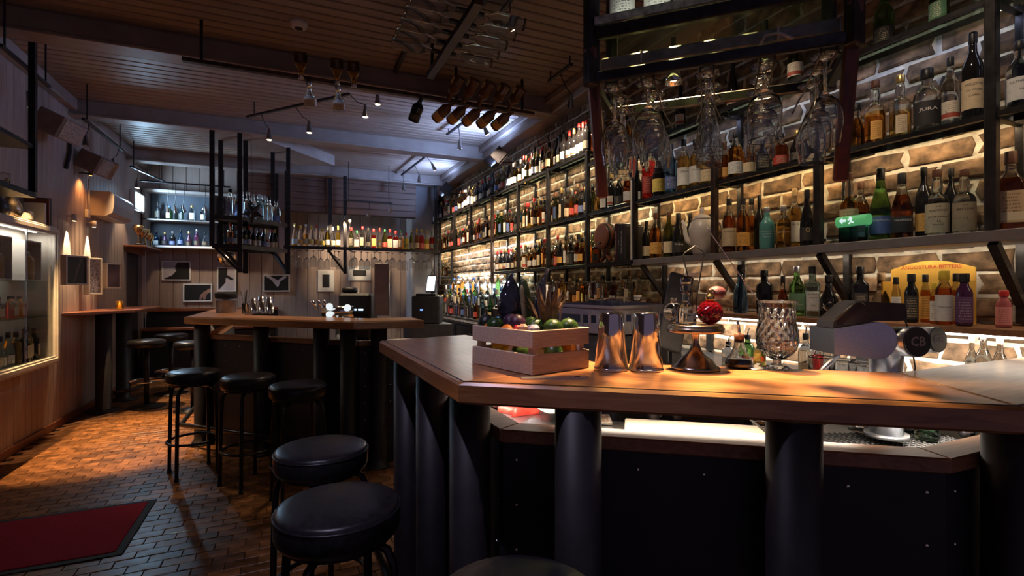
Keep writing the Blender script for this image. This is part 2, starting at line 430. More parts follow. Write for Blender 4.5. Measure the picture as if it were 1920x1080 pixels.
# beams and cornice
for i, yb in enumerate((4.6, 6.6, 8.6)):
    b = MB(); b.b2((XL, yb, 3.19), (XR - .1, yb + .14, ZC), bev=.006); b.b2((XL, yb - .03, 3.165), (XR - .1, yb + .17, 3.192), bev=.006)
    tag(b.build('trim_%d' % (i + 1), M_beam), ['painted ceiling beam behind the row of hanging whisky bottles', 'painted ceiling beam over the steel post bottle rack', 'painted ceiling beam over the back shelf of liqueurs'][i], 'beam', kind='structure')
c = MB(); c.b2((2.46, YF, 3.17), (XR, YB, ZC), bev=.008); c.b2((2.40, YF, 3.26), (2.47, YB, ZC), bev=.01)
tag(c.build('trim_5', M_beam), 'painted cornice above the brick wall', 'cornice', kind='structure')
tag(MB().b2((XL, YF, 3.22), (XL + .07, YB, ZC), bev=.008).build('trim_6', M_beam), 'painted cornice above the board wall', 'cornice', kind='structure')
# dropped ceiling panel carrying the posts of the far rack
tag(MB().prism([(-.98, 6.72), (-.4, 6.72), (.6, 7.9), (.12, 8.1), (-.98, 7.3)], 3.19, ZC).build('trim_7', M_beam), 'dropped ceiling panel above the bottle rack posts', 'ceiling panel', kind='structure')

# board walls
def boardwall(name, a, b, z0, z1, w, n_in, mat, label):
    a, b = Vector(a), Vector(b); L = (b - a).length; e = (b - a).normalized(); nn = Vector(n_in)
    back = MB(); back.prism([tuple((a - nn * .1).xy), tuple((b - nn * .1).xy), tuple((b - nn * .012).xy), tuple((a - nn * .012).xy)], z0, z1)
    wl = back.build(name, M_groove); tag(wl, label, 'wall', kind='structure')
    k = int(L / w); ww = L / k
    rz = math.atan2(e.y, e.x)
    me = MB().box((0, 0, 0), (ww - .006, .016, z1 - z0), bev=.003).mesh('wall_board'); me.materials.append(mat)
    for i in range(k):
        p = a + e * (ww * (i + .5)) - nn * .008
        inst(me, 'wall_board', wl, (p.x, p.y, (z0 + z1) / 2), (0, 0, rz))
    return wl
wall_left = boardwall('wall_left', (XL, 2.0, 0), (XL, 8.5, 0), 0, ZC, .107, (1, 0, 0), M_wallboard, 'grey-brown vertical board wall with the lit display case')
tag(MB().b2((XL - .1, YF, 0), (XL, 2.0, ZC)).build('wall_front', M_wallboard), 'plain stretch of board wall beside the entrance', 'wall', kind='structure')
wall_back = boardwall('wall_back', (XL, YB, 0), (XR, YB, 0), 0, ZC, .182, (0, -1, 0), M_wallboard, 'grey-brown board wall hung with framed photographs')
tag(MB().b2((XL, 2.0, 0), (XL + .018, 6.0, .075), bev=.004).b2((XL, 6.0, 0), (XL + .018, 8.46, .075), bev=.004).build('baseboard_left', M_red_wood), 'dark wooden skirting along the board wall', 'skirting', kind='structure')
# doorway wall past the ledge
dw = MB(); dw.b2((XL - .1, 8.5, 0), (XL, 8.6, ZC)); dw.b2((XL - .1, 9.4, 0), (XL, YB, ZC)); dw.b2((XL - .1, 8.6, 1.93), (XL, 9.4, ZC))
tag(dw.build('wall_side', M_wallboard), 'grey-brown wall round the dark doorway', 'wall', kind='structure')
dr = MB().b2((XL - .09, 8.6, 0), (XL - .05, 9.4, 1.93)).build('door_1', pm('dark_door', (.045, .035, .035), .5, 0, .2, 8)); tag(dr, 'dark door below the trophy shelf', 'door', kind='structure')
for zz in (.35, 1.1): MB().b2((XL - .05, 8.72, zz), (XL - .04, 9.28, zz + .6), bev=.004).build('door_panel', MATS['dark_door'], dr)
# pillar in the far corner
pl_ = MB().b2((2.02, 9.12, 0), (2.5, YB, ZC), bev=.01).build('pillar', pm('pillar_plaster', (.5, .48, .5), .7, 0, .08, 5)); tag(pl_, 'pale plastered pillar at the end of the bottle wall', 'pillar', kind='structure')

# bulkhead of level boards over the back of the room
bh = MB().b2((-.62, 8.78, 2.6), (2.02, 8.9, ZC)).build('wall_upper', M_groove); tag(bh, 'dark brown bulkhead of level boards above the liqueur shelf', 'wall', kind='structure')
M_bulk = pm('bulkhead_board', (.17, .1, .075), .5, 0, .1, 6, .02, stretch=(.4, 4, 4)); bme_ = MB().box((0, 0, 0), (2.64, .016, .098), bev=.003).mesh('wall_board'); bme_.materials.append(M_bulk)
for k in range(7): inst(bme_, 'wall_board', bh, (.7, 8.775, 2.655 + k * .104))
# brick wall
wall_right = MB().b2((XR, YF, 0), (XR + .12, YB, ZC)).build('wall_right', M_mortar); tag(wall_right, 'rough brick wall with pale mortar behind the bottle shelves', 'wall', kind='structure')
BL, BH = .262, .098
def brick_geo(seed):
    r = random.Random(seed); hy, hz = BL / 2 - .011, BH / 2 - .010; j = lambda s: r.uniform(-s, s)
    dep = .014 + j(.006); i_ = .007
    sq = [(-hy, -hz), (hy, -hz), (hy, hz), (-hy, hz)]
    # eight outline points so that edges are uneven
    out = []
    for k in range(4):
        a, b = sq[k], sq[(k + 1) % 4]
        out.append((a[0] + j(.005), a[1] + j(.005))); out.append(((a[0] + b[0]) / 2 + j(.02), (a[1] + b[1]) / 2 + j(.005)))
    n = 8
    vs = [(0, y_, z_) for y_, z_ in out] + [(-dep * .6, y_, z_) for y_, z_ in out] + [(-dep + j(.003), y_ * (1 - i_ / hy * 1.2), z_ * (1 - i_ / hz * 1.2)) for y_, z_ in out] + [(-dep - .002 + j(.003), 0, 0)]
    fs = []
    for q_ in range(2):
        fs += [(q_ * n + i, q_ * n + (i + 1) % n, (q_ + 1) * n + (i + 1) % n, (q_ + 1) * n + i) for i in range(n)]
    fs += [(16 + i, 16 + (i + 1) % n, 24) for i in range(n)]
    fs = [tuple(reversed(f)) for f in fs]
    return vs, fs
bgeo = [brick_geo(s) for s in range(10)]; bme = []
for vs_, fs_ in bgeo:
    me = MB().add(vs_, fs_).mesh('brick'); me.materials.append(M_brick); bme.append(me)
bricks = []
z = .75; row = 0
while z < 3.2:
    y = .1 + (row % 2) * BL / 2
    while y < YB - .1:
        bricks.append((y + BL / 2, z + BH / 2)); y += BL
    z += BH; row += 1
cand = []
for b in bricks:
    p = proj((XR, b[0], b[1]))
    if p and p[0] < 1990 and -30 < p[1] < 720: cand.append((p[2], b))
cand.sort(); nearb = set(b for _, b in cand[:300])
rest = MB()
for b in bricks:
    k = random.randrange(10)
    if b in nearb: inst(bme[k], 'brick', wall_right, (XR + .002, b[0], b[1]), (random.choice((0, math.pi)) , 0, 0))
    else:
        vs_, fs_ = bgeo[k]; rest.add([(v[0] + XR + .002, v[1] + b[0], v[2] + b[1]) for v in vs_], fs_)
o = rest.build('brick_field', M_brick, wall_right); o['kind'] = 'stuff'

# ------------------------------------------------------------------ near bar
def offs(poly, d):
    """shift an open line sideways (to its left for d > 0)"""
    out = []; n = len(poly)
    for i in range(n):
        e1 = (Vector(poly[i]) - Vector(poly[i - 1])).normalized() if i > 0 else None
        e2 = (Vector(poly[i + 1]) - Vector(poly[i])).normalized() if i < n - 1 else None
        e1 = e1 or e2; e2 = e2 or e1
        n1, n2 = Vector((-e1.y, e1.x)), Vector((-e2.y, e2.x)); b = n1 + n2; b = b / b.dot(n1)
        q = Vector(poly[i]) + b * d; out.append((q.x, q.y))
    return out
BZ = 1.12
def stud_mesh():
    m = MB().lathe([(.0055, 0), (.0052, .0015), (.0035, .003), (1e-5, .0036)], 8).mesh('stud'); m.materials.append(M_stud); return m
STUD = stud_mesh()
def make_bar(name, line, inner, label, seg_mats, cols, end_cap, stud_cols):
    """line: outer edge of the top seen from above, going so that the inside is on its left"""
    o0 = Vector((line[1][0], line[1][1], 0))
    root = thing(name, o0, label, 'bar counter')
    tops = []
    for i in range(len(line) - 1):
        poly = [line[i], line[i + 1], inner[i + 1], inner[i]]
        t = MB().prism(poly, BZ - .058, BZ, bev=.007).build('counter_top', seg_mats[i], root); tops.append(t)
    # narrow black inlay strip along the top edge
    eo = offs(line, .018)
    for i in range(len(line) - 1):
        a, b = eo[i], eo[i + 1]
        MB().bar((*a, BZ + .0008), (*b, BZ + .0008), .0035, .002).build('edge_inlay', M_black, tops[i])
    pan = offs(line, .165); pin = offs(line, .215); capo = offs(line, .15); capi = offs(line, .235)
    for i in range(len(line) - 1):
        MB().prism([pan[i], pan[i + 1], pin[i + 1], pin[i]], .0, .922).build('front_panel', M_panel, root)
        panel = root.children[-1]
        e = (Vector(pan[i + 1]) - Vector(pan[i])); L = e.length; e.normalize(); nrm = Vector((e.y, -e.x))
        n = max(2, int(L / .17)); ang = math.atan2(nrm.y, nrm.x)
        for k in range(n + 1):
            s = .04 + (L - .08) * k / n
            for zz in ([.87] if k not in stud_cols(n) else [.87, .74, .61, .48, .35]):
                p = Vector(pan[i]) + e * s
                inst(STUD, 'stud', panel, (p.x - o0.x, p.y - o0.y, zz), (0, math.pi / 2, ang))
        MB().prism([capo[i], capo[i + 1], capi[i + 1], capi[i]], .922, .96, bev=.004).build('cap_rail', M_cap, root)
    for (x, y) in cols:
        MB().lathe([(.085, 0), (.085, .012), (.062, .02), (.061, .1), (.061, BZ - .062)], 28, (x, y, 0)).build('column', M_column, root)
    return root
NL = [(.385, 2.43), (.405, 1.27), (1.40, .525), (2.62, .525)]
NI = [(.86, 2.56), (.95, 1.42), (1.645, .905), (2.62, .925)]
bar = make_bar('bar_counter', NL, NI, 'angled wooden bar counter with dark studded front carrying the fruit crate', [M_bar3, M_bar, M_bar2],
               [(.69, 1.135), (1.105, .83), (1.60, .62), (.49, 1.42), (.49, 1.86), (.49, 2.3)], None, lambda n: (0, n))
# dark steel foot rail
fr = offs(NL[:3], -.032)
ft = MB().tube([(*fr[0], .2), (*fr[1], .2), (*fr[2], .2)], .02, 10)
tag(ft.build('foot_rail', M_tube), 'dark steel foot rail below the counter with the fruit crate', 'foot rail')

# far bar
FL = [(-.84, 7.0), (-.84, 5.08), (.42, 3.84), (.95, 3.84)]
FI = [(-.40, 7.0), (-.40, 5.25), (.60, 4.28), (.95, 4.28)]
far_bar = make_bar('bar_counter', FL, FI, 'second wooden bar counter farther into the room below the post rack', [M_bar3, M_bar, M_bar2],
                   [(-.71, 5.12), (-.22, 4.62), (.22, 4.19), (.4, 3.99), (.62, 3.94), (-.73, 6.3)], None, lambda n: (0, 1, n - 1, n))
fr = offs(FL[:3], -.02)
ft = MB().tube([(*fr[0], .2), (*fr[1], .2), (*fr[2], .2)], .02, 10)
for k in range(2):
    a, b = Vector(fr[k]), Vector(fr[k + 1]); n = 3
tag(ft.build('foot_rail', M_tube), 'dark steel foot rail below the second counter', 'foot rail')

# ------------------------------------------------------------------ bar stools
def make_stool():
    s = thing('bar_stool', (0, 0, 0), 'stool', 'stool', 'padded bar stools')
    prof = [(.150, .672), (.166, .678), (.172, .69), (.173, .735), (.168, .752), (.158, .757), (.13, .763), (.07, .768), (1e-5, .77)]
    seat = MB().lathe(prof, 40).build('seat', M_leather, s, True)
    MB().tube([(.1715 * math.cos(a * math.pi / 20), .1715 * math.sin(a * math.pi / 20), .742) for a in range(40)], .0035, 6, closed=True).build('piping', M_leather, seat, True)
    MB().lathe([(.12, .655), (.15, .66), (.15, .675)], 24).build('seat_plate', M_tube, s, True)
    for k in range(4):
        an = math.pi / 4 + k * math.pi / 2; c, q = math.cos(an), math.sin(an)
        pts = [(.06, .655), (.115, .652), (.150, .636), (.166, .60), (.172, .5), (.178, .25), (.182, .012)]
        leg = MB().tube([(r * c, r * q, z) for r, z in pts], .0125, 10)
        l = leg.build('leg', M_tube, s, True)
        MB().cyl((.182 * c, .182 * q, 0), (.182 * c, .182 * q, .022), .015, n=10).build('foot_cap', M_rubber, l, True)
    MB().tube([(.165 * math.cos(a * math.pi / 20), .165 * math.sin(a * math.pi / 20), .25) for a in range(40)], .010, 8, closed=True).build('foot_ring', M_tube, s, True)
    return s
st = [((.1255, 1.513), 10, 'black padded stool close to the counter corner with the fruit crate, second in line'),
      ((.11, 2.075), 30, 'black padded stool tucked beside the long edge of the fruit crate counter'),
      ((.045, 3.50), 15, 'black padded stool at the corner of the second counter, next to the columns'),
      ((-.27, 3.96), 35, 'black padded stool at the second counter, middle one of three'),
      ((-.66, 4.36), 20, 'black padded stool at the second counter, the one toward the board wall'),
      ((.412, .905), 40, 'black padded stool in front of the slanted counter face, only its seat edge showing')]
proto = make_stool()
for i, (p, a, lb) in enumerate(st):
    s = proto if i == 0 else dup(proto, (0, 0, 0))
    s.location = (p[0], p[1], 0); s.rotation_euler = (0, 0, math.radians(a)); s['label'] = lb
def make_pedestal():
    s = thing('pedestal_stool', (0, 0, 0), 'x', 'stool', 'pedestal stools by the board wall')
    MB().lathe([(.19, 0), (.19, .008), (.05, .025), (.03, .035)], 32).build('base', M_steel_dark, s, True)
    MB().cyl((0, 0, .03), (0, 0, .7), .027, n=16).build('pole', M_steel_dark, s, True)
    MB().tube([(.17 * math.cos(a * math.pi / 16), .17 * math.sin(a * math.pi / 16), .3) for a in range(32)], .01, 8, closed=True).bar((-.17, 0, .3), (.17, 0, .3), .012).build('foot_ring', M_chrome, s, True)
    MB().lathe([(.16, .69), (.185, .7), (.19, .73), (.185, .765), (.15, .775), (1e-5, .778)], 32).build('seat', M_leather, s, True)
    return s
pp = make_pedestal()
for i, (p, lb) in enumerate([((-1.52, 7.0), 'black pedestal stool on a flat round base nearest the ledge columns'.replace('nearest', 'beside')), ((-1.42, 7.75), 'black pedestal stool with chrome foot ring, second behind the ledge columns'), ((-1.0, 6.6), 'black pedestal stool pulled up to the short side of the second counter')]):
    s = pp if i == 0 else dup(pp, (0, 0, 0)); s.location = (*p, 0); s['label'] = lb

# floor mat
mt = thing('floor_mat', (-1.4, 3.5, 0), 'red carpet door mat with black rubber border', 'mat')
MB().b2((-2.06, 3.16, .0), (-.79, 3.9, .006), bev=.003).build('rubber_border', M_rubber, mt)
MB().b2((-2.04, 3.2, .004), (-.83, 3.86, .0105), bev=.003).build('carpet', M_mat_red, mt)
# ------------------------------------------------------------------ bottles
LIQ = {
 'amber': pm('amber_whisky', (.82, .32, .05), .03, 0, 0, trans=1, ior=1.36), 'gold': pm('golden_whisky', (.92, .58, .14), .03, 0, 0, trans=1, ior=1.36),
 'brownglass': pm('brown_glass', (.2, .075, .03), .08, 0, 0, trans=.35, ior=1.4), 'brown': pm('dark_rum', (.36, .1, .03), .03, 0, 0, trans=1, ior=1.36), 'clear': M_clearliq, 'red': pm('red_liqueur', (.7, .04, .03), .03, 0, 0, trans=1, ior=1.36),
 'green': pm('green_glass', (.2, .5, .14), .03, 0, 0, trans=1, ior=1.36), 'black': pm('near_black_glass', (.012, .011, .012), .08, 0, .1, 10), 'blue': pm('blue_glass', (.16, .38, .75), .03, 0, 0, trans=1, ior=1.36),
 'paleblue': pm('pale_blue_glass', (.5, .82, .92), .03, 0, 0, trans=1, ior=1.36), 'teal': pm('teal_coated_glass', (.1, .32, .3), .3, 0, .06, 10), 'purple': pm('plum_glass', (.07, .02, .06), .1, 0, .1, 10),
 'yellow': pm('yellow_liqueur', (.95, .75, .1), .03, 0, 0, trans=1, ior=1.36), 'pink': pm('pink_bitters', (.85, .22, .22), .1, 0, .05, 10, trans=.5), 'olive': pm('olive_glass', (.22, .26, .06), .03, 0, 0, trans=1, ior=1.36)}
ADJ = {'amber': 'amber', 'gold': 'golden', 'brown': 'dark brown', 'clear': 'clear', 'red': 'red', 'green': 'green', 'black': 'black', 'blue': 'blue', 'paleblue': 'pale blue', 'teal': 'teal', 'purple': 'plum-dark', 'yellow': 'yellow', 'pink': 'pink', 'olive': 'olive'}
UPPER = {'brownglass': LIQ['brownglass'], 'black': LIQ['black'], 'teal': LIQ['teal'], 'purple': LIQ['purple'], 'green': LIQ['green'], 'blue': LIQ['blue'], 'paleblue': LIQ['paleblue'], 'olive': LIQ['olive'], 'pink': LIQ['pink']}
LAB = {'cream': label_mat('cream_label', (.78, .62, .4), (.1, .06, .03)), 'white': label_mat('white_label', (.78, .76, .72), (.08, .08, .1)), 'black': label_mat('black_label', (.03, .028, .03), (.6, .5, .3)),
       'red': label_mat('red_label', (.5, .05, .04), (.8, .7, .5)), 'blue': label_mat('blue_label', (.08, .13, .33), (.7, .7, .75)), 'orange': label_mat('orange_label', (.8, .42, .1), (.15, .06, .02)),
       'yellow': label_mat('yellow_label', (.85, .66, .15), (.2, .1, .02)), 'tan': label_mat('tan_label', (.55, .38, .22), (.09, .05, .03), (.7, .6, .4)), 'green': label_mat('green_label', (.1, .22, .12), (.75, .7, .5)), 'banded': label_mat('banded_label', (.76, .68, .55), (.12, .07, .05), (.45, .08, .05))}
CAP = {'black': pm('black_cap', (.015, .014, .015), .4, 0, .1, 20), 'gold': pm('gold_cap', (.7, .48, .18), .3, .8, .1, 20), 'red': pm('red_cap', (.55, .03, .03), .4, 0, .1, 20), 'white': pm('white_cap', (.7, .69, .66), .4, 0, .1, 20),
       'cork': pm('cork_stopper', (.5, .32, .17), .8, 0, .2, 60), 'silver': pm('silver_cap', (.6, .6, .62), .3, .9, .1, 20), 'brown': pm('brown_cap', (.13, .05, .025), .5, 0, .1, 20), 'blue': pm('blue_cap', (.05, .12, .35), .4, 0, .1, 20), 'yellow': pm('yellow_cap', (.85, .6, .06), .4, 0, .1, 20), 'green': pm('green_cap', (.06, .25, .1), .4, 0, .1, 20)}
# profile, squareness, depth factor, cap (r, z0, z1), label (z0, z1, span degrees)
STY = {
 'std': ([(.030, 0), (.0365, .002), (.0375, .008), (.0375, .172), (.036, .185), (.030, .2), (.020, .219), (.0148, .234), (.0138, .252), (.0138, .276)], 2, 1, (.0158, .262, .3), (.03, .105, 150)),
 'stdL': ([(.030, 0), (.0365, .002), (.0375, .008), (.0375, .172), (.036, .185), (.030, .2), (.020, .219), (.0148, .234), (.0138, .252), (.0138, .276)], 2, 1, (.0158, .262, .3), (.035, .135, 190)),
 'wine': ([(.030, 0), (.0365, .002), (.0375, .008), (.0375, .158), (.036, .175), (.028, .196), (.0175, .218), (.0142, .24), (.0135, .27), (.0135, .288)], 2, 1, (.0148, .246, .3), (.035, .105, 160)),
 'burg': ([(.030, 0), (.0365, .002), (.0375, .008), (.0375, .115), (.035, .145), (.028, .178), (.019, .214), (.0145, .245), (.0138, .285)], 2, 1, (.0155, .25, .3), (.03, .1, 200)),
 'bulb': ([(.030, 0), (.0365, .002), (.0375, .008), (.0375, .15), (.0355, .168), (.029, .181), (.0185, .19), (.0162, .196), (.0185, .212), (.0192, .224), (.0165, .245), (.0138, .262), (.0138, .27)], 2, 1, (.0165, .266, .3), (.015, .145, 200)),
 'neck': ([(.030, 0), (.0365, .002), (.0375, .008), (.0375, .15), (.0355, .168), (.029, .181), (.0185, .19), (.0162, .196), (.0185, .212), (.0192, .224), (.0165, .245), (.0138, .262), (.0138, .27)], 2, 1, (.0165, .266, .3), (.02, .105, 62)),
 'square': ([(.028, 0), (.032, .002), (.0335, .008), (.0335, .19), (.030, .204), (.0185, .216), (.0145, .228), (.014, .27)], 5, 1, (.017, .258, .3), (.04, .15, 80)),
 'flat': ([(.034, 0), (.0365, .003), (.0375, .01), (.0375, .165), (.035, .187), (.024, .205), (.0155, .22), (.014, .24), (.014, .27)], 3.5, .58, (.0175, .252, .3), (.03, .15, 95)),
 'squat': ([(.024, 0), (.031, .002), (.036, .02), (.0375, .06), (.0365, .105), (.031, .145), (.021, .18), (.0145, .205), (.013, .235), (.014, .265)], 2, 1, (.0165, .25, .3), (.04, .115, 150)),
 'waist': ([(.030, 0), (.0365, .003), (.0375, .01), (.034, .05), (.0325, .085), (.0355, .13), (.037, .16), (.034, .182), (.024, .2), (.0155, .214), (.014, .24), (.014, .268)], 2, .8, (.0175, .25, .3), (.03, .14, 140)),
 'sauce': ([(.030, 0), (.0365, .002), (.0375, .008), (.0375, .18), (.033, .205), (.0225, .225), (.0195, .24), (.0195, .262)], 2, 1, (.0235, .25, .3), (.02, .165, 250)),
 'flask': ([(.026, 0), (.035, .003), (.0375, .02), (.0375, .1), (.033, .14), (.022, .175), (.016, .2), (.0145, .262)], 2, 1, (.0165, .25, .3), (.02, .1, 150)),
}
PLAIN = {k: pm('plain_%s_label' % k, c, .6, 0, .05, 60) for k, c in dict(cream=(.74, .58, .37), white=(.76, .74, .7), tan=(.55, .4, .24), black=(.03, .028, .03), blue=(.08, .14, .36), green=(.16, .32, .2), orange=(.8, .42, .1)).items()}
def patch(r, z0, z1, span, se, fy, off=.0007, n=16):
    m = MB(); vs = []
    for k, z in enumerate((z0, z1)):
        for i in range(n + 1):
            an = math.radians(-90 - span / 2 + span * i / n); ca, sa = math.cos(an), math.sin(an)
            q = 1.0 / (abs(ca) ** se + abs(sa) ** se) ** (1 / se)
            vs.append(((r * q + off) * ca, (r * q * fy + off) * sa, z))
    fs = [(i, i + 1, n + 2 + i, n + 1 + i) for i in range(n)]
    return m.add(vs, fs, 0, True)
_bm = {}
def bottle_meshes(sty, fill, seg):
    key = (sty, fill, seg)
    if key in _bm: return _bm[key]
    prof, se, fy, cap, lab = STY[sty]
    prof = list(prof)
    if fill < .26:  # put a ring at the liquid level
        for i in range(len(prof) - 1):
            if prof[i][1] < fill < prof[i + 1][1]:
                t = (fill - prof[i][1]) / (prof[i + 1][1] - prof[i][1]); prof.insert(i + 1, (prof[i][0] + t * (prof[i + 1][0] - prof[i][0]), fill)); break
    b = MB().lathe(prof, seg, se=se, fy=fy, mat_of=lambda z: 0 if z < fill else 1).mesh('bottle')
    for _ in range(2): b.materials.append(M_glass)
    r, z0, z1 = cap
    c = MB().lathe([(r * .96, z0), (r, z0 + .002), (r, z1 - .003), (r * .9, z1), ], max(10, seg - 6)).mesh('cap'); c.materials.append(CAP['black'])
    rb = prof[3][0]
    for q in prof:
        if q[1] <= lab[0] + .02: rb = q[0]
    if sty in ('squat', 'waist'): rb = .0375
    l = patch(rb, lab[0], lab[1], lab[2], se, fy).mesh('label'); l.materials.append(LAB['cream'])
    _bm[key] = (b, c, l); return _bm[key]
NB = [0]
def bottle(loc, h, r, sty, liq, cap, lab, label, group=None, fill=.2, rz=-math.pi / 2, seg=16, rot=None, texts=(), name='bottle'):
    if texts and sty == 'std': sty = 'stdL'
    b, c, l = bottle_meshes(sty, fill, seg); NB[0] += 1
    loc = Vector(loc) + Vector((0, 0, .0012 if rot is None else 0))
    o = inst(b, name, None, loc, rot or (0, 0, rz), [LIQ[liq], UPPER.get(liq, M_glass)])
    o.scale = (r / .0375, r / .0375, h / .30)
    tag(o, label, 'bottle', group)
    if cap: inst(c, 'cap', o, mats=[CAP[cap]])
    if lab:
        lm_ = LAB[lab] if lab in LAB else MATS[lab]
        if texts and lab in PLAIN: lm_ = PLAIN[lab]
        lb = inst(l, 'label', o, mats=[lm_])
        for (t, size, z, ink) in texts:
            rr = STY[sty][0][3][0] + .0013
            if STY[sty][2] != 1 or STY[sty][1] != 2: lettering(t, size, MATS[ink], lb, (0, -.0375 * STY[sty][2] - .0012 if STY[sty][1] != 5 else -.0365, z))
            else: lettering(t, size, MATS[ink], lb, (0, 0, z), r=rr)
    return o
pm('ink_black', (.02, .018, .018), .6, var=0); pm('ink_white', (.8, .78, .72), .6, var=0); pm('ink_gold', (.7, .5, .2), .4, .5, var=0); pm('ink_red', (.5, .04, .03), .6, var=0)
pm('label_none', (.3, .3, .3), .5, var=0)
ORD = ['first', 'second', 'third', 'fourth', 'fifth', 'sixth', 'seventh', 'eighth', 'ninth', 'tenth', 'eleventh', 'twelfth', 'thirteenth', 'fourteenth', 'fifteenth', 'sixteenth', 'seventeenth', 'eighteenth', 'nineteenth', 'twentieth']
WHISKY = dict(sty=['std', 'std', 'wine', 'burg', 'bulb', 'square', 'flat', 'squat'], liq=['amber', 'amber', 'gold', 'brown', 'clear', 'black', 'gold', 'olive'], cap=['black', 'black', 'gold', 'cork', 'red', 'brown', 'silver'], lab=['cream', 'white', 'black', 'banded', 'tan', 'orange', 'red', 'blue', 'white', 'cream'])
DARK = dict(sty=['wine', 'burg', 'std'], liq=['black', 'brown', 'black', 'olive'], cap=['black', 'red', 'black', 'gold'], lab=['white', 'cream', 'black', 'banded'])
CLEAR = dict(sty=['std', 'wine', 'square', 'flat', 'waist', 'burg'], liq=['clear', 'clear', 'clear', 'paleblue', 'clear', 'clear', 'green', 'amber'], cap=['silver', 'white', 'black', 'blue', 'gold'], lab=['white', 'blue', 'white', 'black', 'cream', 'red'])
BRIGHT = dict(sty=['wine', 'std', 'burg', 'square', 'flat'], liq=['red', 'amber', 'yellow', 'black', 'gold', 'olive', 'red', 'brown'], cap=['red', 'black', 'yellow', 'gold', 'green'], lab=['white', 'red', 'yellow', 'cream', 'orange', 'black'])
PALE = dict(sty=['std', 'wine', 'burg', 'std'], liq=['clear', 'gold', 'clear', 'clear', 'yellow'], cap=['white', 'yellow', 'white', 'gold', 'red'], lab=['white', 'cream', 'yellow', 'white', 'orange'])
def fill_row(a, b, n, pal, place, frm, group, hr=(.27, .32), rr=(.034, .041), rz=-math.pi / 2, jit=.02, seg=12, skip=()):
    a, b = Vector(a), Vector(b)
    for i in range(n):
        t = (i + .5) / n; p = a.lerp(b, t)
        sty, liq, cap, lab = [random.choice(pal[k]) for k in ('sty', 'liq', 'cap', 'lab')]
        h = random.uniform(*hr); r = random.uniform(*rr)
        if sty in ('squat', 'bulb'): h *= .88; r *= 1.12
        if i in skip: continue
        e = (b - a).normalized(); nn = Vector((-e.y, e.x, 0))
        p = p + nn * random.uniform(-jit, jit)
        lbl = f'{ADJ[liq]} bottle, {lab} label, {cap} cap, {ORD[i]} {frm}, {place}'
        if len(lbl.replace('-', '').split()) > 16: lbl = f'{ADJ[liq]} bottle, {lab} label, {ORD[i]} {frm}, {place}'
        bottle(p, h, r, sty, liq, cap, lab, lbl, group, fill=random.choice((.2, .17, .12, .21)), rz=rz + random.uniform(-.25, .25), seg=seg)

# ------------------------------------------------------------------ wall shelf rack on the brick wall
rack = thing('wall_shelf_rack', (2.4, 4.0, 1.5), 'long steel and glass bottle rack along the brick wall', 'shelf rack')
POSTS = [9.38, 8.58, 7.73, 6.92, 6.08, 5.26, 4.53, 3.785, 3.12, 2.335, 1.667, .993, .35]
FX, RX = 2.40, 2.615
Z1, Z2, Z3, Z3N = 1.585, 2.035, 2.585, 2.47
SHELF_W = .03
def bay_top(i): return Z3 if POSTS[i] >= 3.5 else Z3N
for i, y in enumerate(POSTS):
    zt = bay_top(i); z0 = 1.5
    if i in (2, 3): z0 = Z2 - .03
    if i in (1, 4, 5, 6, 7): z0 = 1.43
    if i >= 8: z0 = 1.545
    m = M_steel_brown if i in (4, 9) else M_steel_dark
    MB().bar((FX, y, z0), (FX, y, zt), .036, .036, bev=.003).build('front_post', m, rack)
    MB().bar((RX, y, z0), (RX, y, zt), .03, .03, bev=.003).build('rear_post', M_steel_dark, rack)
    for z in ([Z1, Z2, zt] if i not in (2, 3) else [Z2, zt]):
        MB().bar((FX, y, z - .018), (RX, y, z - .018), .03, .03, bev=.003).build('cross_bar', M_steel_dark, rack)
LED_FAR, LED_NEAR = emis('led_warm', (1, .8, .5), 1.6), emis('led_white', (1, .95, .86), 2)
LED_MET = emis('led_pale', (1, .9, .7), 1)
for i in range(len(POSTS) - 1):
    ya, yb = POSTS[i] - .02, POSTS[i + 1] + .02
    near_bay = POSTS[i] < 3.5
    lv = [Z2, bay_top(i)] if i in (1, 2, 3) else [Z1, Z2, min(bay_top(i), bay_top(i + 1))]
    if i == 0: lv = [Z1, Z2, Z3]
    for z in lv:
        if near_bay and z == Z1: continue
        MB().b2((FX - .012, yb, z - .008), (RX, ya, z), bev=.001).build('glass_shelf', M_shelfglass, rack)
        MB().bar((FX, yb, z - .02), (FX, ya, z - .02), .02, .02).build('front_rail', M_steel_dark, rack)
        MB().bar((2.535, yb, z - .013), (2.535, ya, z - .013), .012, .008).build('led_strip', LED_FAR if not near_bay else LED_MET, rack)
        MB().bar((2.505, yb, z - .021), (2.505, ya, z - .021), .004, .026).build('lamp_shield', M_steel_dark, rack)
        if z == Z1 and not near_bay: continue
        # each lamp strip sits below the back edge of its shelf and washes the bricks
        if z >= 2.5 or (near_bay and z > 2.3): pw, cc = (2.0, (1, .86, .56)) if not near_bay else (.7, (.55, .66, 1.0))
        else: pw, cc = (2.6, (1, .84, .52)) if not near_bay else (1.9, (1, .68, .3) if i < 10 else (1, .74, .42))
        strip_light('led_lamp', (2.534, yb, z - .019), (2.534, ya, z - .019), (.75, 0, -1), .012, pw * (ya - yb) / .75, cc)
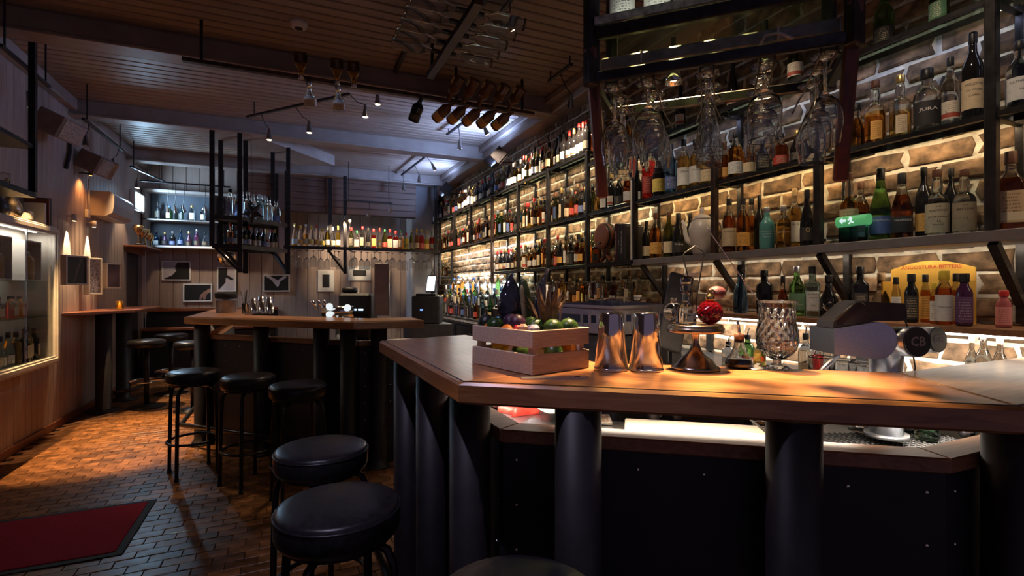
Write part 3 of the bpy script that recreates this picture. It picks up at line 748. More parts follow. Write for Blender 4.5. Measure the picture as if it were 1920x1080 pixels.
# heavy steel ledge of the near bays with its brackets
MB().b2((FX - .02, .3, Z1 - .042), (RX + .03, 3.14, Z1), bev=.003).build('ledge', pm('ledge_steel', (.3, .28, .3), .38, .7, .1, 14), rack)
for y in (3.05, 2.335, 1.667, .993):
    MB().bar((FX + .01, y, Z1 - .045), (RX + .02, y, 1.29), .03, .03).build('bracket', M_steel_dark, rack)
    MB().bar((RX + .01, y, Z1 - .04), (RX + .01, y, 1.23), .03, .03).build('bracket_post', M_steel_dark, rack)
strip_light('led_lamp', (2.52, .45, Z1 - .05), (2.52, 3.0, Z1 - .05), (.6, 0, -1), .012, 3.4, (1, .84, .62))
BAYW = ['', 'second', 'third', 'fourth', 'fifth', 'sixth', 'seventh']
for i in range(0, 7):
    ya, yb = POSTS[i] - .03, POSTS[i + 1] + .03; by = ['first', 'second', 'third', 'fourth', 'fifth', 'sixth', 'seventh'][i] + ' wall bay'
    pal = WHISKY if i != 3 else DARK
    fill_row((2.455, ya, Z3), (2.455, yb, Z3), 8 if i > 0 else 5, WHISKY if i % 3 else DARK, f'top shelf, {by}', 'from pillar end', 'bottles on the wall rack', (.27, .33))
    fill_row((2.455, ya, Z2), (2.455, yb, Z2), 7 if i > 0 else 4, WHISKY if i != 4 else CLEAR, f'middle shelf, {by}', 'from pillar end', 'bottles on the wall rack', (.25, .34))
    if i in (0, 4, 5, 6):
        fill_row((2.455, ya, Z1), (2.455, yb, Z1), 7 if i else 4, DARK if i == 4 else WHISKY, f'bottom shelf, {by}', 'from pillar end', 'bottles on the wall rack', (.24, .31))
# the second row standing behind, too crowded to tell apart
rb_ = MB(); mats_ = [LIQ[k] for k in ('amber', 'gold', 'brown', 'clear', 'black', 'olive')] + [M_glass] + [CAP[k] for k in ('black', 'gold', 'red', 'cork')] + [LAB[k] for k in ('cream', 'white', 'tan', 'orange', 'black')]
rnd = random.Random(5)
def stuff_bottle(mb, p, h, r):
    prof, se, fy, cap, lab = STY[rnd.choice(('std', 'wine', 'burg', 'std', 'square'))]; li = rnd.choice((0, 0, 1, 2, 3, 4, 5)); fl = rnd.choice((.2, .15, .11)) if li < 4 else 1
    S = Matrix.Diagonal((r / .0375, r / .0375, h / .3))
    mb.lathe(prof, 10, p, se=se, fy=fy, M=S, mat_of=lambda z: li if z < fl else 6)
    mb.lathe([(cap[0], cap[1]), (cap[0], cap[2])], 8, p, m=7 + rnd.randrange(4), M=S)
    q = patch(prof[3][0], lab[0], lab[1], lab[2], se, fy, n=6); R_ = Matrix.Rotation(-math.pi / 2 + rnd.uniform(-.2, .2), 3, 'Z')
    mb.add([R_ @ (S @ Vector(v)) + Vector(p) for v in q.v], q.f, 11 + rnd.randrange(5), True)
for i in range(0, 7):
    ya, yb = POSTS[i] - .04, POSTS[i + 1] + .04
    for z in ([Z3, Z2] + ([Z1] if i in (0, 4, 5, 6) else [])):
        n_ = int((ya - yb) / .086)
        for k in range(n_):
            if rnd.random() < .1: continue
            stuff_bottle(rb_, (2.566 + rnd.uniform(-.008, .006), ya + (yb - ya) * (k + .5 + rnd.uniform(-.08, .08)) / n_, z + .0012), rnd.uniform(.25, .34), rnd.uniform(.033, .039))
o = rb_.build('crowded_bottles', mats_); tag(o, 'crowded second row of bottles behind the front row on the wall rack', 'bottles', kind='stuff')

# ------------------------------------------------------------------ back counter and narrow ledge below the rack
bc = thing('back_counter', (2.35, 5, 0), 'dark back counter running below the bottle rack', 'counter')
MB().b2((2.03, .96, .9), (2.612, 8.95, .935), bev=.004).build('worktop', pm('dark_stone', (.04, .038, .04), .25, 0, .2, 30), bc)
for k in range(10):
    MB().b2((2.06, 1.0 + k * .79, .0), (2.60, 1.0 + k * .79 + .78, .9)).build('carcass', M_black, bc)
    d = MB().b2((2.045, 1.01 + k * .79, .12), (2.06, 1.01 + k * .79 + .76, .88), bev=.003).build('door', M_black, bc)
    MB().bar((2.035, 1.06 + k * .79, .8), (2.035, 1.2 + k * .79, .8), .01).build('handle', M_chrome, d)
nl = thing('narrow_shelf', (2.5, 1.6, 1.2), 'narrow wooden shelf with lamp strip under it below the steel ledge', 'shelf')
MB().b2((2.36, .36, 1.195), (2.64, 2.75, 1.22), bev=.002).build('board', M_cap, nl)
MB().bar((2.42, .4, 1.188), (2.42, 2.7, 1.188), .02, .01).build('led_strip', emis('led_bright', (1, .93, .8), 9), nl)
strip_light('led_lamp', (2.44, .4, 1.18), (2.44, 2.7, 1.18), (.35, 0, -1), .02, 20.0, (1, .9, .74))
for y in (.6, 1.6, 2.6): MB().bar((2.63, y, .94), (2.63, y, 1.195), .02, .05).build('support', M_steel_dark, nl)

# stepped bottle tiers on the far part of the back counter
ts = thing('bottle_steps', (2.4, 6.6, .935), 'clear stepped bottle stand lit from behind on the back counter', 'bottle stand')
for k, (x0, z) in enumerate([(2.18, .955), (2.32, 1.1), (2.46, 1.25)]):
    MB().b2((x0, 5.3, .936), (x0 + .128, 8.3, z), bev=.003).build('step', M_steel_dark, ts)
strip_light('led_lamp', (2.53, 5.3, 1.97), (2.53, 8.3, 1.97), (0, 0, -1), .03, 26, (.95, .95, .9))
strip_light('led_lamp', (2.6, 5.3, 1.6), (2.6, 8.3, 1.6), (.3, 0, -1), .02, 14, (1, .95, .88))
MB().b2((2.588, 5.5, 1.26), (2.594, 8.25, 1.42), bev=.001).build('backlit_panel', emis('backlit_white', (.95, 1, .98), 1.3), ts)
for k, (x0, z, n) in enumerate([(2.243, .955, 11), (2.383, 1.1, 12), (2.522, 1.25, 12)]):
    fill_row((x0, 8.25, z), (x0, 5.35, z), n, CLEAR, ['front', 'middle', 'rear'][k] + ' step of lit stand', 'from pillar end', 'bottles on the lit stand', (.27, .33), (.036, .044), jit=.008)
# ------------------------------------------------------------------ bottles that can be made out one by one on the near bays
def nb(u, top, zs, w, sty, liq, cap, lab, label, X=2.5, fill=.2, texts=(), rz=None, seg=22):
    p = at(u, 540, X=X); d = p.dot(FW)
    h = CAM_H + (540 - top) * d / FPX - zs; r = w / 2 * d / FPX / math.sqrt(1 + ((u - 960) / FPX) ** 2)
    if rz is None: rz = math.atan2(p.y, p.x) - math.pi / 2 + .12
    return bottle((p.x, p.y, zs), h, r, sty, liq, cap, lab, label, None, fill, rz, seg, texts=texts)
IB, IW, IG = 'ink_black', 'ink_white', 'ink_gold'
U = 'on the glass shelf above the steel ledge'
nb(1606, 195, Z2, 40, 'squat', 'amber', 'black', None, 'round amber flask half hidden by the brown rack brace, upper glass shelf')
nb(1641, 152, Z2, 42, 'neck', 'amber', 'brown', 'orange', 'bottle of deep amber whisky with narrow orange label, upper glass shelf', fill=.15)
nb(1688, 142, Z2, 42, 'neck', 'gold', 'gold', 'cream', 'bottle of bright golden whisky with gold cap and cream label, upper glass shelf', fill=.13)
nb(1738, 130, Z2, 56, 'waist', 'clear', 'black', 'black', 'broad waisted clear bottle reading JURA in dark print, upper glass shelf', fill=.03, texts=(('JURA', .021, .1, IW),))
nb(1782, 108, Z2, 36, 'std', 'clear', 'black', 'banded', 'slim clear bottle with dark and orange banded label, upper glass shelf')
nb(1824, 62, Z2, 44, 'std', 'black', 'black', 'cream', 'tall dark bottle with large cream label beside the last rack post', texts=(('MIDLETON', .0125, .117, IB), ('Irish Whiskey', .0105, .098, IB), ('Crafters', .0105, .08, IB)), X=2.49)
nb(1912, 78, Z2, 56, 'std', 'clear', 'black', 'white', 'clear bottle with white label reading CLYNELISH past the last rack post', texts=(('CLYNELISH', .0125, .115, IB), ('14', .012, .08, IB)))
for k, (u, top, w, sty, liq, cap, lab, lb, tx) in enumerate([
    (1214, 250, 22, 'std', 'red', 'red', 'red', 'dark red bottle with red label beside the white-edged post, upper glass shelf', ()),
    (1236, 268, 26, 'burg', 'black', 'black', 'yellow', 'black bottle with yellow and black label under the hanging balloon glasses', ()),
    (1258, 270, 24, 'std', 'blue', 'black', 'blue', 'bottle with patterned blue label under the hanging balloon glasses', ()),
    (1282, 262, 25, 'std', 'gold', 'black', 'white', 'pale gold bottle with tall white label reading OBAN on the upper glass shelf', (('OBAN', .018, .11, IB),)),
    (1304, 262, 25, 'std', 'gold', 'black', 'white', 'pale gold bottle with tall white label reading TALISKER on the upper glass shelf', (('TALISKER', .0145, .11, IB),)),
    (1325, 264, 25, 'std', 'gold', 'black', 'cream', 'pale gold bottle with cream label close to the post behind the flared glasses', ()),
    (1358, 268, 24, 'wine', 'brown', 'brown', 'orange', 'slim brown bottle with orange label just past the post behind the flared glasses', ()),
    (1379, 248, 30, 'std', 'amber', 'black', 'white', 'amber bottle with white label bearing a red emblem, behind the coupe glass', ()),
    (1404, 262, 24, 'std', 'amber', 'cork', 'cream', 'amber bottle with cork stopper behind the hanging coupe glass', ()),
    (1432, 258, 30, 'flat', 'black', 'black', 'black', 'flat black bottle in shade behind the coupe glass', ()),
    (1464, 252, 30, 'std', 'brown', 'black', 'red', 'brown bottle with red label in shade behind the coupe glass', ()),
    (1496, 245, 32, 'burg', 'black', 'gold', 'black', 'black bottle with gold cap behind the last hanging wine glasses', ()),
    (1520, 243, 26, 'std', 'black', 'black', 'cream', 'black bottle with cream label behind the last hanging wine glasses', ())]):
    nb(u, top, Z2, w, sty, liq, cap, lab, lb, texts=tx)
for k, (u, top, w, sty, liq, cap, lab, lb, tx, X) in enumerate([
    (1212, 415, 16, 'std', 'black', 'black', 'cream', 'narrow dark bottle with cream label just inside the white-edged post, steel ledge', (), 2.5),
    (1229, 400, 22, 'std', 'amber', 'brown', 'orange', 'amber bottle with big orange label next to the white-edged post, steel ledge', (), 2.46),
    (1254, 398, 21, 'std', 'olive', 'brown', 'cream', 'dark green bottle with cream label and oval neck label on the steel ledge', (), 2.47),
    (1272, 400, 24, 'burg', 'black', 'black', 'black', 'black bottle with white lettering reading Ardbeg on the steel ledge', (('Ardbeg', .018, .085, IW),), 2.48),
    (1294, 400, 20, 'std', 'black', 'black', 'black', 'plain black bottle behind the spout of the white teapot', (), 2.57),
    (1333, 402, 20, 'std', 'black', 'black', None, 'plain black bottle between the white teapot and the post', (), 2.57),
    (1367, 373, 26, 'std', 'brown', 'black', 'cream', 'brown bottle with curved cream label reading BOWMORE, first past the post', (('BOWMORE', .0145, .115, IB),), 2.47),
    (1393, 372, 25, 'std', 'amber', 'black', 'orange', 'amber bottle with square orange label on the steel ledge', (), 2.46),
    (1409, 372, 25, 'std', 'amber', 'black', 'orange', 'amber bottle with orange label half hidden beside the teal bottle', (), 2.56),
    (1424, 366, 20, 'std', 'black', 'black', None, 'black topped bottle standing behind the teal bottle', (), 2.56),
    (1438, 389, 29, 'std', 'teal', 'silver', 'teal_coated_glass', 'matt teal bottle with white lettering on the steel ledge', (('BRUICHLADDICH', .0098, .125, IW), ('SCOTTISH', .0125, .105, IW), ('BARLEY', .0125, .088, IW)), 2.45),
    (1469, 386, 29, 'std', 'gold', 'silver', None, 'straw-gold bottle lettered CHARLOTTE beside the teal bottle', (), 2.46),
    (1490, 354, 26, 'std', 'gold', 'cork', 'white', 'corked bottle with white label reading SALSA behind the black emblem bottle', (('SALSA', .016, .12, IB),), 2.56),
    (1513, 356, 27, 'burg', 'black', 'black', 'black', 'tall black bottle with round gold emblem next to the clear panel', (('Q', .03, .085, IG),), 2.47),
    (1592, 325, 36, 'bulb', 'amber', 'brown', 'tan', 'amber bottle with long neck behind the lit exit sign', (), 2.5),
    (1614, 342, 32, 'std', 'amber', 'brown', 'tan', 'short amber bottle with brown cap behind the lit exit sign', (), 2.57),
    (1651, 316, 42, 'burg', 'green', 'black', 'blue', 'green bottle with blue label close to the lit exit sign', (('Glenfiddich', .0145, .085, IW),), 2.52),
    (1691, 325, 42, 'burg', 'brown', 'black', 'black', 'dark triangular bottle with gold lettering reading Glenfiddich on the steel ledge', (('Glenfiddich', .015, .085, IW),), 2.5),
    (1732, 314, 34, 'std', 'black', 'black', 'orange', 'dark bottle with round orange label behind the first cream labelled pair', (), 2.55),
    (1757, 319, 46, 'bulb', 'clear', 'brown', 'cream', 'round-shouldered bottle reading THE BALVENIE DOUBLEWOOD 12, the lighter of two', (('THE', .009, .13, IB), ('BALVENIE', .0135, .113, IB), ('DOUBLEWOOD', .0098, .085, IB), ('12', .015, .065, IB), ('YEARS OLD', .007, .05, IB)), 2.49),
    (1808, 318, 46, 'bulb', 'clear', 'brown', 'tan', 'round-shouldered bottle reading THE BALVENIE against the last rack post', (('THE', .009, .13, IB), ('BALVENIE', .0135, .113, IB), ('12', .015, .07, IB)), 2.49),
    (1783, 316, 30, 'std', 'black', 'black', None, 'dark bottle standing behind the two round-shouldered cream labelled bottles', (), 2.58),
    (1895, 285, 56, 'flat', 'brown', 'brown', 'tan', 'broad brown bottle with tan label past the last rack post, steel ledge', (), 2.5)]):
    o = nb(u, top, Z1, w, sty, liq, cap, lab, lb, X=X, texts=tx)
    if 'CHARLOTTE' in lb: lettering('CHARLOTTE', .0125, MATS[IW], o, (0, 0, .11), r=.0388)
LZ = 1.22
for k, (u, top, w, sty, liq, cap, lab, lb, tx, X) in enumerate([
    (1388, 497, 28, 'flask', 'blue', 'black', None, 'dark blue bottle crossed by the twisted bar spoon', (), 2.46),
    (1433, 507, 34, 'square', 'black', 'black', 'near_black_glass', 'square black bottle lettered GARTEN on the narrow shelf', (('GARTEN', .014, .09, IW),), 2.48),
    (1468, 518, 21, 'flask', 'brown', 'black', 'black', 'small brown bottle with black label beside the green gin bottle', (), 2.46),
    (1494, 500, 30, 'std', 'green', 'silver', 'green', 'green gin bottle with silver cap on the narrow shelf', (('Tanqueray', .014, .07, IW),), 2.5),
    (1523, 500, 32, 'square', 'paleblue', 'black', 'white', 'pale blue square gin bottle with tall white label on the narrow shelf', (('BOMBAY', .0125, .135, 'ink_black'), ('SAPPHIRE', .009, .115, 'ink_black'), ('GIN', .011, .07, 'ink_black')), 2.44),
    (1554, 516, 36, 'flask', 'black', 'black', None, 'squat black gin bottle with diamond label reading HENDRICK\'S GIN', (), 2.46),
    (1613, 500, 36, 'square', 'black', 'black', 'black', 'square-shouldered black bottle behind the card reader', (), 2.5),
    (1652, 512, 36, 'flask', 'clear', 'cork', 'white', 'round clear bottle between the black bottle and the sauces', (), 2.52),
    (1680, 520, 18, 'sauce', 'clear', 'black', 'white', 'thin clear sauce bottle with black cap on the narrow shelf', (), 2.5),
    (1709, 514, 27, 'sauce', 'black', 'black', 'black', 'dark sauce bottle with black cap in front of the yellow arched stand', (), 2.46),
    (1735, 515, 20, 'sauce', 'brown', 'black', 'orange', 'brown bitters bottle with orange label in the yellow arched stand', (), 2.53),
    (1752, 530, 18, 'sauce', 'brown', 'yellow', 'white', 'small bitters bottle with flat yellow cap and white wrapper', (), 2.46),
    (1770, 508, 34, 'sauce', 'brown', 'yellow', 'white', 'bitters bottle in oversized white paper wrapper with yellow cap', (('Angostura', .014, .1, IB),), 2.43),
    (1792, 513, 20, 'sauce', 'brown', 'black', 'cream', 'bitters bottle half hidden between the white wrapper and the plum bottle', (), 2.52),
    (1808, 513, 34, 'sauce', 'purple', 'black', 'purple_label', 'plum-dark bitters bottle with star-shaped purple label', (), 2.43),
    (1882, 545, 32, 'sauce', 'pink', 'red', 'pink_label', 'pink bitters bottle alone at the bright end of the narrow shelf', (), 2.48)]):
    if lab == 'purple_label' and lab not in MATS: label_mat('purple_label', (.12, .05, .13), (.5, .4, .5))
    if lab == 'pink_label' and lab not in MATS: label_mat('pink_label', (.75, .3, .28), (.4, .04, .06))
    o = nb(u, top, LZ, w, sty, liq, cap, lab, lb, X=X, texts=tx)
    if 'HENDRICK' in lb:
        dm = MB().prism([(-.03, 0), (0, -.042), (.03, 0), (0, .042)], 0, .001); dm.v = [(x, -.0372 - z - abs(x) * -.25, y + .075) for x, y, z in dm.v]
        dl = dm.build('label', pm('diamond_paper', (.5, .42, .34), .6, 0, .1, 30), o, True)
        lettering("HENDRICK'S", .0105, MATS[IB], dl, (0, -.0385, .078)); lettering('GIN', .010, MATS[IB], dl, (0, -.0385, .066))
# row on the glass shelf above, in shade
fill_row((2.5, 3.05, Z3N), (2.5, 1.75, Z3N), 6, DARK, 'uppermost shelf above the hanging glasses', 'past white-edged post', 'bottles on the uppermost near shelf', (.26, .32))
fill_row((2.52, 1.55, Z3N), (2.52, 1.1, Z3N), 2, dict(sty=['std'], liq=['green', 'olive', 'black'], cap=['black'], lab=['black', 'green']), 'dim uppermost shelf', 'past brown brace', 'bottles on the uppermost near shelf', (.27, .3))
# narrow shelf runs on behind the grey dish crate
MB().b2((2.36, 2.75, 1.195), (2.64, 4.7, 1.22), bev=.002).build('board', M_cap, nl)
fill_row((2.46, 4.6, LZ), (2.46, 3.1, LZ), 13, dict(sty=['std', 'square', 'flask', 'std'], liq=['clear', 'clear', 'gold', 'amber', 'brown'], cap=['cork', 'cork', 'silver', 'black'], lab=['cream', 'white', 'black', 'orange']), 'narrow shelf behind the grey crate', 'from pillar end', 'small bottles on the narrow shelf', (.2, .29), (.036, .046))
fill_row((2.5, 3.74, Z2), (2.5, 3.18, Z2), 5, DARK, 'shelf above the small barrel', 'from pillar end', 'bottles above the barrel', (.26, .34))
fill_row((2.5, 3.74, Z3N), (2.5, 3.18, Z3N), 5, WHISKY, 'top shelf above the small barrel', 'from pillar end', 'bottles above the barrel', (.26, .33))
# bottles with pouring spouts on the back counter
SP = MB().tube([(0, 0, .268), (0, 0, .3), (.002, 0, .33), (.012, 0, .365)], [.007, .005, .0045, .003], 8).lathe([(.013, .255), (.015, .26), (.015, .285), (.011, .29)], 12).mesh('pour_spout'); SP.materials.append(M_chrome)
for u, top, w, liq, lab, cap, lb in [(1366, 640, 26, 'clear', 'white', 'black', 'clear bottle with pouring spout seen below the cake stand plate'), (1402, 628, 28, 'green', 'red', 'black', 'green bottle with red band and pouring spout behind the dark decanter'), (1424, 634, 24, 'gold', 'yellow', 'gold', 'pale bottle with gold neck behind the cut-glass goblet'),
                                    (1511, 625, 30, 'clear', 'cream', 'black', 'clear bottle with black neck and pouring spout beside the goblet rim'), (1533, 640, 24, 'red', None, 'black', 'small red bottle with pouring spout between the goblet and the steel tap'), (1553, 622, 28, 'clear', 'white', 'black', 'white labelled bottle with pouring spout against the steel tap')]:
    o = nb(u, top, .935, w, 'std', liq, cap, lab, lb, X=2.18 if u in (1424, 1533) else 2.28)
    inst(SP, 'pour_spout', o)
for u, top, w, cap, lb in [(1822, 628, 26, 'cork', 'clear bottle with pale stopper on the bright back counter'), (1844, 622, 34, 'black', 'clear bottle with black cap on the bright back counter'), (1875, 630, 34, 'cork', 'clear bottle with broad pale stopper at the end of the back counter')]:
    nb(u, top, .935, w, 'std', 'clear', cap, None, lb, X=2.45)

# yellow arched stand behind the bitters
ya = thing('bottle_display', (2.56, 1.16, LZ), 'yellow arched card display behind the bitters bottles', 'display stand')
pa, pb = at(1672, 540, X=2.58), at(1830, 540, X=2.58); m = MB(); pts = []
for i in range(13):
    t = i / 12; y = pa.y + (pb.y - pa.y) * t; pts.append((y, 1.455 + .035 * math.sin(math.pi * t)))
n = len(pts); vs_ = [(x, y, z) for x in (2.575, 2.583) for (y, z) in pts] + [(x, y, LZ) for x in (2.575, 2.583) for (y, z) in pts]
fs_ = [(i, i + 1, 2 * n + i + 1, 2 * n + i) for i in range(n - 1)] + [(n + i, 3 * n + i, 3 * n + i + 1, n + i + 1) for i in range(n - 1)] + [(i, n + i, n + i + 1, i + 1) for i in range(n - 1)]
m.add(vs_, fs_); m.build('arched_back', pm('yellow_card', (.75, .42, .07), .5, 0, .1, 8), ya)
MB().b2((2.5, pb.y, LZ), (2.583, pb.y + .006, 1.4)).build('side', MATS['yellow_card'], ya); MB().b2((2.5, pa.y - .006, LZ), (2.583, pa.y, 1.4)).build('side', MATS['yellow_card'], ya)
lettering('ANGOSTURA BITTERS', .023, MATS['ink_red'], ya, (2.573 - 2.56, (pa.y + pb.y) / 2 - 1.16, 1.462 - LZ), (0, 0, -math.pi / 2))

# clear panel; a glowing solid stands in for an exit sign's reflection
cp = thing('clear_panel', (2.375, 1.4, Z1), 'clear acrylic panel standing along the steel ledge', 'panel')
MB().b2((2.386, .98, Z1 + .001), (2.391, 1.64, Z1 + .16), bev=.001).build('sheet', thin_glass('acrylic', (.9, .96, 1.0)), cp)
MB().lathe([(.008, 0), (.008, .006)], 12, M=Matrix.Rotation(-math.pi / 2, 3, 'Y'), c=(2.386, 1.625, Z1 + .018)).build('screw', M_steel_dark, cp)
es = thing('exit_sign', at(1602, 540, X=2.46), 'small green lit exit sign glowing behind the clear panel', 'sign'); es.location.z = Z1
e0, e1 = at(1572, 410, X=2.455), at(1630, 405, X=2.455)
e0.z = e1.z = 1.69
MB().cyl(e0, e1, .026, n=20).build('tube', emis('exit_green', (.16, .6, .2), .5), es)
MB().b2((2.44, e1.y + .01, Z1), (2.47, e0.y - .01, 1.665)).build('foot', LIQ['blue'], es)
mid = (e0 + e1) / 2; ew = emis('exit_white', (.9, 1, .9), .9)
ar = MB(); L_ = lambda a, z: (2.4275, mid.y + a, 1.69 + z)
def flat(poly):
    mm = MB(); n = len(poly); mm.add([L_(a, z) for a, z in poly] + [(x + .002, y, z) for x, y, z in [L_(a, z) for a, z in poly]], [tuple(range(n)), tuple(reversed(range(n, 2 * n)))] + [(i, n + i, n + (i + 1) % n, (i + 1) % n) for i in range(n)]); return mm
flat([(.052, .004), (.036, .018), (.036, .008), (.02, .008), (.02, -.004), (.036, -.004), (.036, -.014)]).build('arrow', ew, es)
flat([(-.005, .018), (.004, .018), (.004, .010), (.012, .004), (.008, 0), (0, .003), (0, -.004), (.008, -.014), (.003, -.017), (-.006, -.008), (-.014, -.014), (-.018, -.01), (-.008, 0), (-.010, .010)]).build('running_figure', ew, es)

# white teapot on the ledge
tp = at(1316, 540, X=2.45); t = thing('teapot', (tp.x, tp.y, Z1 + .001), 'white porcelain teapot with pierced lid on the steel ledge', 'teapot')
MW = pm('porcelain', (.7, .63, .58), .3, 0, .05, 10)
MB().lathe([(.05, 0), (.056, .006), (.062, .06), (.078, .12), (.083, .165), (.074, .205), (.055, .225), (.052, .23)], 28, t.location).build('body', MW, t)
lid = MB().lathe([(.056, .228), (.058, .236), (.045, .252), (.02, .262), (.012, .266), (.01, .272), (.016, .285), (.014, .3), (1e-5, .312)], 24, t.location).build('lid', MW, t)
sd = Vector((-.35, .93, 0)).normalized()
MB().tube([t.location + sd * a + Vector((0, 0, z)) for a, z in ((.06, .07), (.1, .1), (.115, .15), (.118, .2), (.135, .235))], [.022, .018, .014, .011, .010], 10).build('spout', MW, t)
MB().tube([t.location - sd * a + Vector((0, 0, z)) for a, z in ((.06, .19), (.12, .2), (.135, .14), (.11, .08), (.06, .07))], .009, 8).build('handle', MW, t)

# small barrel with books
br = thing('small_barrel', (2.45, 3.5, Z1), 'small dark wooden barrel lying on a crossed stand on the wall rack', 'barrel')
Mb = wood('barrel_oak', (.32, .1, .035), (.14, .04, .015), 8, (2, 12, 12), .4, .1)
prof = [(.088, -.115), (.104, -.115), (.112, -.07), (.116, 0), (.112, .07), (.104, .115), (.088, .115)]
R_ = Matrix.Rotation(math.pi / 2, 3, 'Y'); bcen = Vector((2.46, 3.5, 1.795))
MB().lathe(prof, 24, bcen, M=R_).build('staves', Mb, br)
MB().lathe([(.088, -.117), (.088, -.108)], 24, bcen, M=R_).build('head', Mb, br)
for a, r in ((-.1, .109), (-.05, .1155), (.05, .1155), (.1, .109)):
    MB().lathe([(r, a - .009), (r + .001, a), (r, a + .009)], 24, bcen, M=R_).build('hoop', M_steel_dark, br)
MB().cyl((2.345, 3.5, 1.74), (2.315, 3.5, 1.74), .01, n=10).cyl((2.32, 3.5, 1.74), (2.32, 3.5, 1.725), .006, n=8).build('tap', M_pewter, br)
for x in (2.4, 2.54):
    for s in (-1, 1): MB().bar((x, 3.5 - s * .07, Z1 + .014), (x, 3.5 + s * .05, 1.70), .03, .022).build('stand_leg', Mb, br)
BK = [('THE BARTENDERS GUIDE', (.05, .012, .016), .04, .3), ('SPIRITS', (.02, .02, .022), .03, .29), ('PDT COCKTAIL BOOK', (.025, .022, .03), .042, .29), (None, (.03, .025, .03), .03, .27)]
y = 3.365
for k, (tx, c, w, h) in enumerate(BK):
    b = thing('book', (2.47, y - w / 2, Z1), [ 'dark red hardback standing against the small barrel, white spine lettering', 'thin black book standing second from the small barrel', 'thick black cocktail book, third from the small barrel', 'plain dark book, last of four before the white-edged post'][k], 'book', 'books beside the barrel')
    cv = pm('book_cover_%d' % k, c, .5, 0, .1, 10)
    MB().b2((2.385, y - w, Z1), (2.56, y, Z1 + h), bev=.002).build('cover', cv, b)
    MB().b2((2.4, y - w + .004, Z1 + .004), (2.563, y - .004, Z1 + h + .001)).build('pages', M_offw, b)
    if tx: lettering(tx, w * .42, MATS[IW], b, (2.3835 - 2.47, 0, h / 2), (0, math.pi / 2, -math.pi / 2))
    y -= w + .002
MB().b2((2.38, 3.775 - .02, Z1 - .03), (2.40, 3.12, Z1)).build('front_rail', M_steel_dark, rack)
# white edging on the post where the ledge begins
MB().bar((2.379, 3.135, Z1), (2.379, 3.135, Z3N), .006, .02).build('edge_strip', M_white, rack)

# ------------------------------------------------------------------ things on the near bar
F0 = Vector((.628, 1.281, BZ + .001)); CR = math.radians(14.6)
cr = thing('slatted_crate', F0, 'pale slatted wooden crate of fruit on the bar corner', 'crate', None, CR)
CX, CY = .235, .305
def lb(lo, hi, name, par): return MB().b2(lo, hi, bev=.0015).build(name, M_crate, par, True)
for z0, z1 in ((.0, .057), (.076, .126)):
    lb((0, 0, z0), (CX, .011, z1), 'slat', cr); lb((0, CY - .011, z0), (CX, CY, z1), 'slat', cr)
    lb((0, .0115, z0), (.011, CY - .0115, z1), 'slat', cr); lb((CX - .011, .0115, z0), (CX, CY - .0115, z1), 'slat', cr)
for x in (.0115, CX - .0335):
    for y in (.0115, CY - .0335): lb((x, y, .004), (x + .022, y + .022, .122), 'corner_post', cr)
lb((.011, .011, .002), (CX - .011, CY - .011, .008), 'bottom', cr)
RC = Matrix.Rotation(CR, 3, 'Z')
def crl(x, y, z): return F0 + RC @ Vector((x, y, z))
M_lime = pm('lime_skin', (.03, .075, .014), .35, 0, .35, 60, .15); M_orange = pm('orange_peel', (.75, .22, .02), .4, 0, .15, 90, .2); M_avo = pm('avocado_skin', (.02, .022, .015), .4, 0, .3, 60, .3)
M_lemon = pm('lemon_peel', (.8, .5, .03), .4, 0, .15, 80, .2); M_onion = pm('passion_fruit_skin', (.07, .025, .06), .4, 0, .3, 40, .2); M_wrap = pm('dark_plastic_film', (.025, .024, .035), .12, 0, .3, 25, .9, coat=.6)
def fruit(name, mat, x, y, z, r, label, cat, sc=(1, 1, 1.06)):
    p = crl(x, y, z); t = thing(name, p, label, cat, 'fruit in the crate')
    MB().ball((0, 0, 0), r, 18, sc=sc).build('flesh', mat, t, True)
    MB().cyl((0, 0, r * sc[2] * .97), (0, 0, r * sc[2] * 1.06), r * .12, r * .08, 8).build('stem_end', M_avo, t, True)
for i, (x, y, lbx) in enumerate([(.19, .046, 'lime at the sunlit crate corner, last along the short side'), (.125, .047, 'lime beside the pineapple leaves on the short side of the crate'), (.115, .12, 'lime behind the striped wrapper in the crate'), (.16, .19, 'lime at the back of the crate'), (.045, .235, 'lime beside the cut orange in the crate')]):
    fruit('lime', M_lime, x, y, .125, .031, lbx.replace('sunlit ', ''), 'lime', (1, 1, .95))
fruit('avocado', M_avo, .04, .28, .13, .030, 'dark avocado at the far crate corner', 'avocado', (1, 1, 1.1))
fruit('orange', M_orange, .035, .255, .112, .024, 'orange wedged between the avocado and a lime', 'orange')
fruit('orange', M_orange, .036, .16, .108, .026, 'orange half sunk behind the long side of the crate', 'orange')
fruit('lemon', M_lemon, .038, .2, .07, .03, 'yellow lemon low in the crate seen through the slat gap', 'lemon', (1, 1.2, 1))
fruit('passion_fruit', M_onion, .07, .155, .135, .03, 'purple passion fruit in the middle of the crate', 'passion fruit')
fruit('passion_fruit', M_onion, .085, .205, .135, .029, 'purple passion fruit closer to the wrapped pineapple', 'passion fruit')
fruit('strawberry', pm('berry_red', (.5, .02, .03), .35, 0, .2, 60), .03, .105, .122, .014, 'small red berry on the crate edge', 'berry')
fruit('lime', M_lime, .04, .1, .05, .03, 'lime low in the crate behind the long slats', 'lime')
fruit('lime', M_lime, .12, .04, .05, .03, 'lime low in the crate behind the short slats', 'lime')
fruit('orange', M_orange, .185, .042, .05, .03, 'orange low in the crate behind the short slats', 'orange')
sn = thing('snack_wrapper', crl(.05, .055, .125), 'crumpled striped wrapper on the crate corner', 'wrapper')
